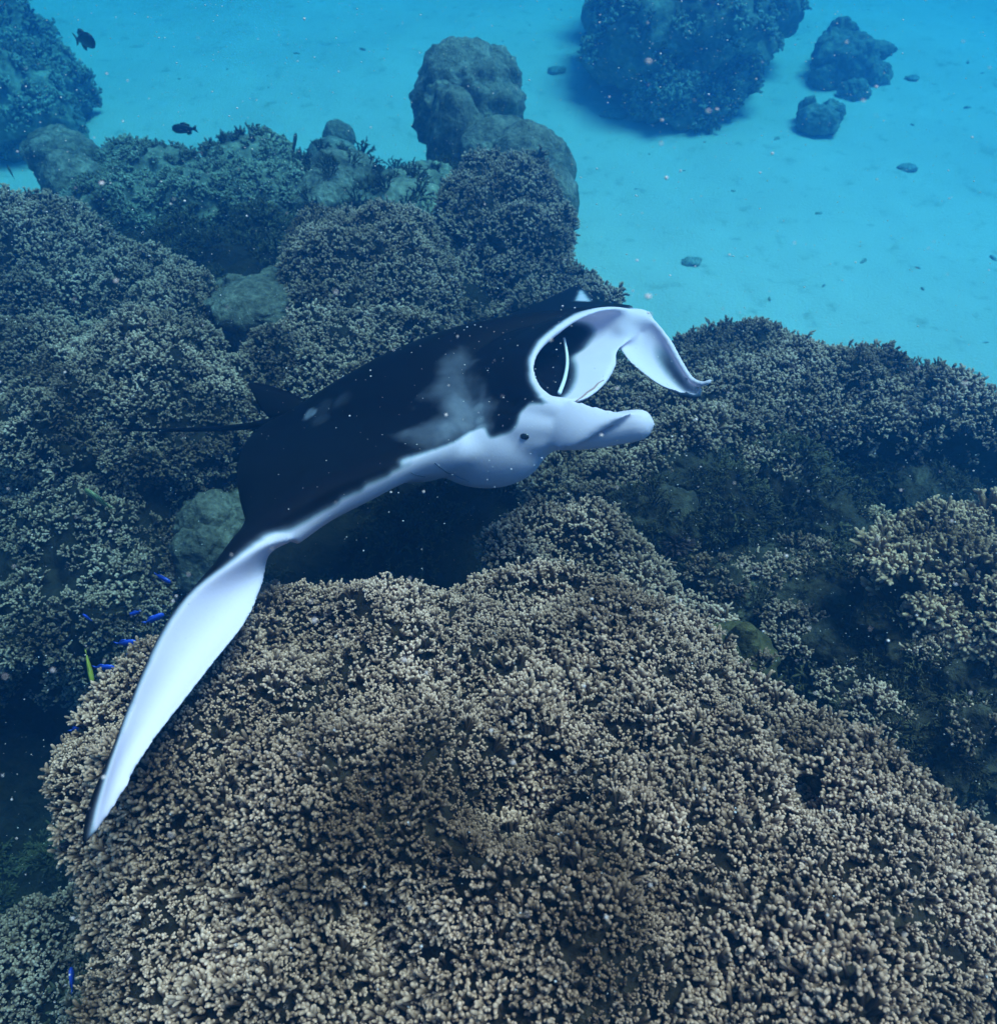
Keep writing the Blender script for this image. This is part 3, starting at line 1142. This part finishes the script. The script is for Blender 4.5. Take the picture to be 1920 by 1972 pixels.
# ------------------------------------------------------------------ boulders, bommies and rocks
def lumps(name, parts, m, seed, rough=0.16, sub=5, sc=2.2, origin=None):
    """several rough rounded masses grown together as one mesh; parts: centre, radii"""
    V, Fc = [], []
    for pi, (c, rr) in enumerate(parts):
        bm = bmesh.new()
        bmesh.ops.create_icosphere(bm, subdivisions=sub, radius=1.0)
        b0 = len(V)
        for v in bm.verts:
            p = v.co
            q = p * (1.0 / 1.0)
            wx = Vector((q.x * rr[0], q.y * rr[1], q.z * rr[2])) * (sc / max(rr) * 0.5) + Vector((seed * 3.1 + pi * 7.7, 0, 0))
            vd = noise.voronoi(wx * 3.2)[0]
            k = 1 + rough * 1.7 * noise.fractal(wx, 0.8, 2.1, 5) + rough * 0.5 * abs(noise.noise(wx * 4.0)) + rough * .75 * min(.6, vd[1] - vd[0]) + rough * .12 * noise.noise(wx * 14.0)
            V.append(c + Vector((p.x * rr[0], p.y * rr[1], p.z * rr[2])) * k)
        bm.verts.index_update()
        for f in bm.faces: Fc.append(tuple(b0 + v.index for v in f.verts))
        bm.free()
    o = origin or parts[0][0]
    return mesh_from(name, [v - o for v in V], Fc), o


def ground(x, y):
    return max(reef_z(x, y), sand_z(x, y))


def bommie(name, label, cat, parts, m, seed, group=None, tufts=0, rough=.16, key='bushy', tscale=1.0, sub=5, onsand=False):
    PT = [(P(px, py, d) if not onsand else PZ(px, py, d), rr) for (px, py, d, rr) in parts]
    for c, rr in list(PT):                    # grow down to the ground where the mass would hang clear of it
        g = ground(c.x, c.y)
        lo = c.z - rr[2]
        if not onsand and lo > g - .02:
            PT.append((Vector((c.x, c.y, (lo + g) / 2)), (rr[0] * .85, rr[1] * .85, (lo - g) / 2 + .10)))
    base = PT[0][0].copy()
    base.z = min(c.z - rr[2] for c, rr in PT)
    root = bpy.data.objects.new(name, None)
    COL.objects.link(root)
    root.location = base
    tag(root, label, cat, group)
    me, o = lumps('rock_base', PT, m, seed, rough, origin=base, sub=sub)
    link('rock_base', me, m, root)
    if tufts:
        r = random.Random(seed)
        vs_ = [(v.co.copy(), v.normal.copy()) for v in me.vertices if v.normal.z > -0.1]
        ps, rs, ss, ix = [], [], [], []
        for _ in range(tufts):
            p, n = r.choice(vs_)
            d = (n + Vector((r.gauss(0, .2), r.gauss(0, .2), .3))).normalized()
            ps.append(p)
            rs.append(tuple((d.to_track_quat('Z', 'Y').to_matrix().to_4x4() @ Matrix.Rotation(r.uniform(0, 6.28), 4, 'Z')).to_euler()))
            ss.append(tscale * r.uniform(.6, 1.3))
            ix.append(r.randrange(len(SETS[key])))
        if not SOURCES.get(key):
            SOURCES[key] = []
            for k in range(len(SETS[key])):
                o = link('coral_branch', SETS[key][k], None, root)
                o.location, o.rotation_euler, o.scale = ps[k], rs[k], (ss[k],) * 3
                SOURCES[key].append(o)
        scatter('coral_branches', ps, rs, ss, ix, key, root)
    return root


BG = 'rocks and boulders on and beside the sand'
bommie('boulder_coral', 'knobbly brown boulder coral standing tall on a narrow stalk beside the sand', 'coral boulder',
       [(900, 195, 5.0, (.29, .26, .28)), (868, 275, 4.85, (.14, .14, .30)), (860, 230, 4.95, (.16, .15, .2)), (930, 160, 5.05, (.2, .18, .18)), (885, 300, 4.8, (.15, .18, .34))], M_BOULDER, 31, rough=.15)
bommie('boulder_coral', 'smooth pale boulder behind the tall coral head below the knobbly boulder', 'coral boulder',
       [(1020, 330, 4.5, (.22, .22, .22)), (960, 290, 4.6, (.20, .2, .16)), (1060, 400, 4.3, (.13, .16, .2))], M_BOULDER, 32, rough=.08)
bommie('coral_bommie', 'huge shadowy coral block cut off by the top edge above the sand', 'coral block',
       [(1330, 60, .45, (.62, .5, .55)), (1230, 50, .4, (.36, .4, .5)), (1430, 20, .4, (.33, .34, .4)), (1300, 195, .14, (.25, .22, .20)), (1320, -60, .5, (.70, .6, .6)), (1375, 160, .2, (.28, .22, .25))], M_FARROCK_HAZE, 33, key='pale', tufts=1100, tscale=1.3, rough=.24, onsand=True)
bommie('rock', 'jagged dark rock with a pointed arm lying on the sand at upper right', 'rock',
       [(1622, 118, .12, (.22, .22, .2)), (1612, 85, .16, (.14, .13, .18)), (1680, 98, .2, (.18, .09, .06)), (1640, 120, .14, (.2, .13, .16)), (1690, 150, .06, (.09, .08, .11)), (1590, 145, .07, (.12, .12, .12)), (1645, 175, .05, (.1, .09, .09))], M_FARROCK_HAZE, 34, rough=.2, onsand=True)
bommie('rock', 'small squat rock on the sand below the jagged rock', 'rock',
       [(1578, 235, .06, (.14, .12, .11)), (1555, 212, .07, (.065, .065, .1)), (1600, 215, .05, (.1, .09, .08))], M_FARROCK_HAZE, 35, rough=.2, onsand=True)
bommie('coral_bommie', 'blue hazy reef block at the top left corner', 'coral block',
       [(-60, 100, .3, (.5, .5, .5)), (90, 185, .15, (.27, .25, .28)), (-120, 60, .4, (.5, .5, .6)), (30, 130, .2, (.34, .3, .35)), (20, 225, .2, (.42, .3, .32))], M_FARROCK_HAZE, 36, key='pale', tufts=900, tscale=1.3, rough=.22, onsand=True)
bommie('boulder_coral', 'smooth capped dome coral above the far left slope', 'coral boulder',
       [(130, 320, 4.9, (.19, .17, .19)), (120, 300, 5.0, (.19, .16, .15)), (150, 370, 4.6, (.16, .16, .2))], M_BOULDER, 37, rough=.12)
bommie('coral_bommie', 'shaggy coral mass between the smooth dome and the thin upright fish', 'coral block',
       [(290, 368, 4.7, (.27, .24, .22)), (260, 335, 4.9, (.18, .17, .14)), (380, 410, 4.5, (.22, .22, .2)), (230, 425, 4.4, (.22, .2, .2))], M_FARROCK_HAZE, 38, key='pale', tufts=1500, tscale=.7)
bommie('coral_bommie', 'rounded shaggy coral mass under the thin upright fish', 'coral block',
       [(485, 345, 4.7, (.23, .22, .2)), (530, 405, 4.4, (.2, .2, .18)), (450, 400, 4.5, (.2, .2, .18))], M_FARROCK_HAZE, 39, key='pale', tufts=1300, tscale=.7)
bommie('boulder_coral', 'little round dome coral rising behind the rounded boulder', 'coral boulder',
       [(652, 265, 5.3, (.095, .09, .10)), (640, 300, 5.2, (.15, .12, .1))], M_BOULDER, 40, rough=.07)
bommie('boulder_coral', 'rounded mottled boulder left of the stalked boulder coral', 'coral boulder',
       [(655, 355, 4.6, (.20, .18, .18)), (620, 390, 4.4, (.18, .18, .16))], M_BOULDER, 41, rough=.13, tufts=60)
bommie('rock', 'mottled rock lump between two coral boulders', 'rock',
       [(790, 365, 4.4, (.15, .14, .10)), (760, 400, 4.2, (.2, .15, .1)), (840, 350, 4.6, (.12, .1, .1))], M_FARROCK_HAZE, 42, rough=.2, tufts=80)
bommie('rock', 'pale grey green rock showing left of the bend in the wing', 'rock',
       [(415, 1020, 2.9, (.12, .12, .14)), (400, 1075, 2.8, (.10, .1, .12)), (455, 990, 2.95, (.08, .08, .07))], M_PALE, 43, rough=.14)
bommie('rock', 'pale rubble patch in the hollow above the back of the ray', 'rock',
       [(500, 590, 3.35, (.19, .15, .06)), (545, 545, 3.5, (.10, .1, .05)), (450, 560, 3.5, (.08, .08, .05))], M_PALE, 44, rough=.16)
# gully at the right
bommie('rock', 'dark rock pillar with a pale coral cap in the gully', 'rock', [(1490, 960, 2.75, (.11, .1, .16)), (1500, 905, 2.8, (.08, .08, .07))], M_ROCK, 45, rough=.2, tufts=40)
bommie('coral_bommie', 'olive bushy coral lump left of the dark pillar', 'coral block', [(1385, 985, 2.65, (.13, .11, .11)), (1350, 960, 2.7, (.08, .08, .08))], M_ROCK, 46, tufts=240, tscale=.8)
bommie('coral_bommie', 'feathery brown coral under the coral slope at the right', 'coral block', [(1650, 890, 3.0, (.12, .1, .08)), (1700, 930, 2.9, (.12, .1, .08))], M_ROCK, 47, tufts=160, tscale=.9)
bommie('rock', 'yellowish bare rock shelf beside the small twig coral', 'rock', [(1420, 1255, 1.95, (.085, .08, .03)), (1400, 1290, 1.92, (.06, .06, .03))], make_rock('ochre_rock', [(.3, (.03, .025, .012)), (.55, (.10, .08, .035)), (.75, (.17, .14, .07))]), 48, rough=.1)
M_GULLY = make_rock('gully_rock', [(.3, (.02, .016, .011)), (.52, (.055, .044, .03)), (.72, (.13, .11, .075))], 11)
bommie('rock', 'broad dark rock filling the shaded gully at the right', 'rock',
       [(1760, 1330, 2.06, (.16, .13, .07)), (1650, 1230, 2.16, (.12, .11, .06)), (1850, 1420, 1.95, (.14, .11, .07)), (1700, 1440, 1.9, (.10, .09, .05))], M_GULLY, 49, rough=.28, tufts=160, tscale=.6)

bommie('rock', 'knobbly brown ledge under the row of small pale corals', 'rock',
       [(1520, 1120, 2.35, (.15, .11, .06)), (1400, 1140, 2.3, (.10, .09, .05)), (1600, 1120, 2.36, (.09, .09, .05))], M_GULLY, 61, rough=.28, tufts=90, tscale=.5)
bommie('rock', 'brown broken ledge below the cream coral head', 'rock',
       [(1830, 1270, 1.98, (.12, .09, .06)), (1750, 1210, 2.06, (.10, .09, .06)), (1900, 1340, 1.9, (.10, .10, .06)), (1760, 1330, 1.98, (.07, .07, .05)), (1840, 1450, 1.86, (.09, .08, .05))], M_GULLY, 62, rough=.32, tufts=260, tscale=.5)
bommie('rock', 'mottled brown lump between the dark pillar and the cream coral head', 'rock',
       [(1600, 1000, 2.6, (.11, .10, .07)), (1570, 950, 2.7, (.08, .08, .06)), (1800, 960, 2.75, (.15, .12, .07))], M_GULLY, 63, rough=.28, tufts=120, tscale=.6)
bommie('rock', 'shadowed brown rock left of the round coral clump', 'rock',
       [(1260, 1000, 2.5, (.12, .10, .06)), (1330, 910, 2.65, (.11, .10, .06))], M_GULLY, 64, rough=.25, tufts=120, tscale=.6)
o = scatter('reef_growth', pts, rots, scls, idxs, 'bushy', None)
tag(o, 'dark stubby coral and algae growing over the reef rock')


from mathutils.bvhtree import BVHTree
bpy.context.view_layer.update()
bV, bF = [], []
for ob in list(COL.objects):
    if ob.type == 'MESH' and ob.name.split('.')[0] in ('rock_base', 'reef_terrain', 'seabed') and len(ob.data.polygons):
        b0 = len(bV)
        bV += [ob.matrix_world @ v.co for v in ob.data.vertices]
        bF += [tuple(b0 + i for i in p.vertices) for p in ob.data.polygons]
BVH = BVHTree.FromPolygons(bV, bF)


def hit(px, py):
    p, n, i, d = BVH.ray_cast(CO, (P(px, py, 1) - CO).normalized())
    return p, n


def sprig(label, px, py, d, r0, n, key='coral', sc=.55, seed=1, flat=.5):
    c, _ = hit(px, py)
    t_ = (c - CO).dot(CF)
    r0 *= t_ / d
    root = bpy.data.objects.new('small_coral', None)
    COL.objects.link(root)
    root.location = c - Vector((0, 0, r0 * flat))
    tag(root, label, 'coral', 'small corals in the gully')
    me, o = lumps('rock_base', [(Vector((0, 0, r0 * .1)), (r0, r0 * .9, r0 * flat))], M_ROCK, seed, .2, sub=3)
    link('rock_base', me, M_ROCK, root)
    r = random.Random(seed)
    vs_ = [(v.co.copy() + Vector((0, 0, r0 * .1)), v.normal.copy()) for v in me.vertices if v.normal.z > 0.15]
    got = []
    while len(got) < n and vs_:
        p, nn = r.choice(vs_)
        dd = (nn + Vector((r.gauss(0, .25), r.gauss(0, .25), .4))).normalized()
        o = link('coral_branch', r.choice(SETS[key]), None, root)
        o.location = p
        o.rotation_euler = (dd.to_track_quat('Z', 'Y').to_matrix().to_4x4() @ Matrix.Rotation(r.uniform(0, 6.28), 4, 'Z')).to_euler()
        s_ = sc * r.uniform(.75, 1.2)
        o.scale = (s_,) * 3
        got.append(o)


for i, a in enumerate([
        ('small pale coral sprig topmost on the rim beside the dark red urchin coral', 1325, 1055, 2.22, .045, 12),
        ('small coral sprig linking the ridge to the gully corals', 1385, 1110, 2.12, .05, 16),
        ('coral clump low in the middle of the gully row', 1475, 1105, 2.15, .06, 22),
        ('coral clump at the upper end of the gully row', 1550, 1070, 2.2, .055, 20),
        ('round coral clump alone in the middle of the gully', 1545, 1215, 1.95, .075, 34),
        ('tiny twig coral with open fingers on the bare shelf', 1465, 1280, 1.86, .014, 3),
        ('narrow coral sprig below the round clump', 1620, 1320, 1.80, .04, 12),
        ('flat coral sprig pointing to the right in the gully', 1700, 1365, 1.78, .05, 16),
        ('pale blue coral tuft high in the gully', 1665, 965, 2.6, .06, 20),
        ('pale coral cap on the dark rock pillar', 1490, 890, 2.72, .07, 26),
        ('coral sprig under the cream coral head', 1690, 1015, 2.45, .05, 14),
        ('lone pale sprig deep in the dark gully under the cream coral head', 1790, 1265, 2.2, .03, 9),
        ('dim coral sprig near the right edge deep in the gully', 1880, 1400, 2.1, .04, 12),
        ('small coral tuft on the ledge left of the cream coral head', 1640, 1090, 2.3, .04, 12),
        ('coral clump at the lower right beside the big coral head', 1660, 1490, 1.66, .075, 30),
        ('coral clump farthest down the right edge', 1850, 1560, 1.6, .08, 30)]):
    sprig(*a, seed=200 + i, key='cream' if i in (8, 10) else 'coral')

# dark red bushy coral
mU, nt, b = mat('red_coral')
b.inputs['Base Color'].default_value = (0.045, 0.018, 0.018, 1)
b.inputs['Roughness'].default_value = .9
V, Fc, A = [], [], []
r = random.Random(5)
c = hit(1300, 1050)[0]
for i in range(160):
    d = Vector((r.gauss(0, 1), r.gauss(0, 1), abs(r.gauss(0, 1)) + .15)).normalized()
    tube(V, Fc, A, [d * .02, d * .045, d * .055], [.0035, .003, .0018], [0, 0, 0], 5)
o = link('red_coral', mesh_from('red_coral', V, Fc), mU)
o.location = c
tag(o, 'dark red spiky coral cushion in the shade below the ridge', 'coral')

# rubble lying on the sand
M_RUB = make_rock('rubble', [(.3, (.26, .26, .21)), (.55, (.38, .38, .32)), (.75, (.50, .50, .43))], 12)
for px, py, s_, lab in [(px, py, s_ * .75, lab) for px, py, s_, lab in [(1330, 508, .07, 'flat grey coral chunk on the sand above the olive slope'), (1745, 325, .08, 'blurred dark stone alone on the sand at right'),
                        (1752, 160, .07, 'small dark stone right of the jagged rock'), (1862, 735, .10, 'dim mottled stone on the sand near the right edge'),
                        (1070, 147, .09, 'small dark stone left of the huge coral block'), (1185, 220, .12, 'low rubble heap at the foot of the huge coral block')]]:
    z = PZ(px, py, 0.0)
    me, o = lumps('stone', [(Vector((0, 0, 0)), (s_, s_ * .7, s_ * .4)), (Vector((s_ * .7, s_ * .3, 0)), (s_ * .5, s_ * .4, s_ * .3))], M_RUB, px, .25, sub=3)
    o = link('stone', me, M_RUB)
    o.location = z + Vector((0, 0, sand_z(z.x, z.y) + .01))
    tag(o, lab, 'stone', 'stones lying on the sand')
V, Fc = [], []
r = random.Random(9)
for i in range(300):
    x, y = r.uniform(-3, 5.5), r.uniform(2.5, 11)
    dn = fbm(x, y, 2.2, .8, 3)
    if dn < -0.1: continue
    s_ = r.uniform(.003, .013) * r.choice([1, 1, 1.8])
    rot = Matrix.Rotation(r.uniform(0, 6.28), 3, 'Z')
    b0 = len(V)
    for k in range(8):
        an = k / 8 * 6.283
        for zz, q in ((0.0, 1.0), (.5, .75)):
            V.append(Vector((x, y, sand_z(x, y))) + rot @ Vector((math.cos(an) * s_ * 1.8 * q * r.uniform(.7, 1.2), math.sin(an) * s_ * .7 * q * r.uniform(.7, 1.2), s_ * zz)))
    for k in range(8):
        k2 = (k + 1) % 8
        Fc.append((b0 + 2 * k, b0 + 2 * k2, b0 + 2 * k2 + 1, b0 + 2 * k + 1))
    Fc.append(tuple(b0 + 2 * k + 1 for k in range(8)))
o = link('rubble', mesh_from('rubble', V, Fc), M_RUB)
tag(o, 'scattered broken coral bits on the pale sand', kind='stuff')


# ------------------------------------------------------------------ fish
def fish_mats(name, ca, cb, stripe=0.0):
    m, nt, b = mat(name)
    tc = nt.nodes.new('ShaderNodeTexCoord')
    w = nt.nodes.new('ShaderNodeTexWave')
    w.inputs['Scale'].default_value = 1.6
    w.inputs['Distortion'].default_value = 1.0
    nt.links.new(tc.outputs['Generated'], w.inputs['Vector'])
    if stripe:
        w.inputs['Scale'].default_value = stripe
        c = ramp(nt, [(.42, ca), (.58, cb)], w.outputs['Fac']).outputs[0]
    else:
        sx = nt.nodes.new('ShaderNodeSeparateXYZ')
        nt.links.new(tc.outputs['Generated'], sx.inputs[0])
        c = ramp(nt, [(.2, cb), (.7, ca)], sx.outputs[2]).outputs[0]
    nt.links.new(c, b.inputs['Base Color'])
    b.inputs['Roughness'].default_value = .4
    return m


def fin(name, outline, m, parent, th=.02):
    """a thin lens shaped fin in the xz plane of the fish"""
    n = len(outline)
    cx_, cz_ = sum(p[0] for p in outline) / n, sum(p[1] for p in outline) / n
    V = [(x, 0, z) for x, z in outline] + [(cx_, th, cz_), (cx_, -th, cz_)]
    Fc = [(i, (i + 1) % n, n) for i in range(n)] + [((i + 1) % n, i, n + 1) for i in range(n)]
    return link(name, mesh_from(name, V, Fc), m, parent)


def make_fish(name, label, cat, group, m, mfin, depth=.28, thick=.13, nose=.5):
    """unit length fish along +x"""
    V, Fc = [], []
    n, sg = 16, 12
    for i in range(n + 1):
        t = i / n
        x = .5 - t * .80
        e = max(.02, math.sin(math.pi * min(1, (t * .93 + .02)) ** nose) ** .8)
        hz_, hy = depth * (e * .94 + .06 * (t > .5)) * .5 + .02 * t, thick * e * .5 + .008
        for k in range(sg):
            an = 2 * math.pi * k / sg
            V.append((x, hy * math.cos(an), hz_ * math.sin(an)))
    for i in range(n):
        for k in range(sg):
            k2 = (k + 1) % sg
            Fc.append((i * sg + k, i * sg + k2, (i + 1) * sg + k2, (i + 1) * sg + k))
    Fc.append(tuple(range(sg - 1, -1, -1)))
    Fc.append(tuple(range(n * sg, (n + 1) * sg)))
    o = link(name, mesh_from(name, V, Fc), m)
    tag(o, label, cat, group)
    h = depth * .5
    fin('tail_fin', [(-.27, .02), (-.38, h * .55), (-.5, h * .8), (-.43, 0), (-.5, -h * .8), (-.38, -h * .55), (-.27, -.02)], mfin, o, .012)
    fin('dorsal_fin', [(.22, h * .72), (.10, h * 1.28), (-.08, h * 1.3), (-.24, h * .8), (-.2, h * .35), (0, h * .75)], mfin, o, .012)
    fin('anal_fin', [(.0, -h * .8), (-.06, -h * 1.3), (-.2, -h * 1.1), (-.25, -h * .6), (-.18, -h * .35)], mfin, o, .012)
    for sgn in (1, -1):
        f = fin('pectoral_fin', [(.2, -.02), (.08, .06), (.03, -.02), (.09, -.08)], mfin, o, .008)
        f.location = (0, sgn * thick * .47, 0)
        f.rotation_euler = (0, 0, sgn * -.35)
        ball('eye', .022, M_EYE, o, (.36, sgn * thick * .32, .035), sub=2)
    return o


def copy_tree(o):
    c = o.copy()
    COL.objects.link(c)
    for ch in o.children:
        d = ch.copy()
        COL.objects.link(d)
        d.parent = c
    return c


def place(o, px, py, d, length, ang, yaw=0.0, roll=0.0):
    """ang: nose direction in degrees (0 right, 90 up) as seen; yaw turns the nose towards the viewer"""
    a, y_ = math.radians(ang), math.radians(yaw)
    nose = (CR * math.cos(a) + CU * math.sin(a)) * math.cos(y_) - CF * math.sin(y_)
    upv = Vector((0, 0, 1)) if abs(nose.z) < .85 else CU
    side = upv.cross(nose).normalized()
    up = nose.cross(side)
    M3 = Matrix((nose, side, up)).transposed() @ Matrix.Rotation(math.radians(roll), 3, 'X')
    o.location = P(px, py, d)
    o.rotation_euler = M3.to_euler()
    o.scale = (length,) * 3


mb = fish_mats('blue_fish', (.025, .07, .55), (.03, .13, .7))
blues = [(313, 1113, 2.3, .05, -30, 'highest on the dark slope beside the wing bend'), (296, 1192, 2.2, .055, 25, 'just left of the dark edge of the wing'), (243, 1238, 2.05, .055, 5, 'upper one of a close pair at the coral edge'),
         (251, 1258, 2.0, .042, 70, 'lower one of a close pair at the coral edge'), (200, 1285, 2.0, .05, 0, 'beside the thin yellow fish'), (203, 1380, 1.75, .05, 60, 'above the coral edge, nosing upward'),
         (205, 1443, 1.65, .05, 45, 'against the pale coral left of the wing'), (292, 1682, 1.38, .04, 0, 'low over the bottom coral right of the wing tip'), (139, 1888, 1.45, .04, 100, 'over the dim corner coral'),
         (228, 1300, 1.95, .04, 120, 'nosing up between the yellow fish and the wing'), (262, 1180, 2.2, .035, 200, 'facing away over the dark slope'), (170, 1190, 2.3, .035, 150, 'farthest out over the dark slope'), (150, 1400, 1.9, .04, 30, 'off the outermost edge of the coral head')]
proto = None
for i, (px, py, d, L, ang, where) in enumerate(blues):
    lab = 'small bright blue damselfish ' + where
    if proto is None:
        o = proto = make_fish('damselfish', lab, 'fish', 'blue damselfish by the wing', mb, mb, .40, .17, .62)
    else:
        o = copy_tree(proto)
        o['label'] = lab
    place(o, px, py, d, L, ang, yaw=random.uniform(-15, 15))
my = fish_mats('yellow_fish', (.35, .32, .03), (.5, .48, .06))
place(make_fish('wrasse', 'thin yellow fish hanging upright near the left coral edge', 'fish', None, my, my, .20, .12, .55), 172, 1282, 2.1, .085, -78)
mst = fish_mats('striped_fish', (.02, .025, .02), (.42, .42, .16), 6.0)
place(make_fish('sergeant_fish', 'little striped yellow fish above the shaded left slope', 'fish', None, mst, mst, .30, .12, .6), 192, 962, 2.5, .10, 145)
md_ = fish_mats('dark_fish', (.012, .012, .016), (.03, .03, .04))
mfy = fish_mats('dark_fin', (.03, .03, .03), (.12, .11, .04))
place(make_fish('surgeonfish', 'deep bodied dark fish near the top left corner', 'fish', 'dark reef fish over the far sand', md_, mfy, .62, .16, .6), 163, 77, 4.2, .125, -15, 20)
place(make_fish('parrotfish', 'dark oval fish hovering over the shaggy coral mass', 'fish', 'dark reef fish over the far sand', md_, mfy, .40, .16, .6), 357, 248, 4.2, .12, 180)
place(make_fish('wrasse', 'slim dark fish swimming upright between the coral masses', 'fish', 'dark reef fish over the far sand', md_, md_, .24, .12, .55), 567, 280, 4.0, .11, 82)
place(make_fish('wrasse', 'small slim dark fish at the left edge below the hazy block', 'fish', 'dark reef fish over the far sand', md_, md_, .26, .12, .55), 22, 332, 4.0, .075, 118)

# ------------------------------------------------------------------ drifting specks in the water
V, Fc = [], []
r = random.Random(12)
ico = bmesh.new()
bmesh.ops.create_icosphere(ico, subdivisions=1, radius=1.0)
iv = [v.co.copy() for v in ico.verts]
ico.verts.index_update()
iff = [tuple(v.index for v in f.verts) for f in ico.faces]
ico.free()
n = 0
while n < 17000:
    p = Vector((r.uniform(-1.3, 1.5), r.uniform(0.1, 3.0), r.uniform(.9, 2.9)))
    dist = (p - CO).length
    if dist < 0.45 or fbm(p.x, p.y, p.z, 1.7, 2) < r.uniform(-.5, .25): continue
    s_ = min(.0015, .00062 * math.exp(r.gauss(0, .45)))
    el = Vector((r.uniform(.7, 1.5), r.uniform(.7, 1.3), r.uniform(.6, 1.2)))
    b0 = len(V)
    V += [p + Vector((v.x * el.x, v.y * el.y, v.z * el.z)) * s_ for v in iv]
    Fc += [tuple(b0 + i for i in f) for f in iff]
    n += 1
mS, nt, b = mat('drifting_specks')
b.inputs['Base Color'].default_value = (.66, .60, .60, 1)
b.inputs['Roughness'].default_value = .6
o = link('marine_snow', mesh_from('marine_snow', V, Fc), mS)
tag(o, 'tiny white specks drifting in the water', kind='stuff')
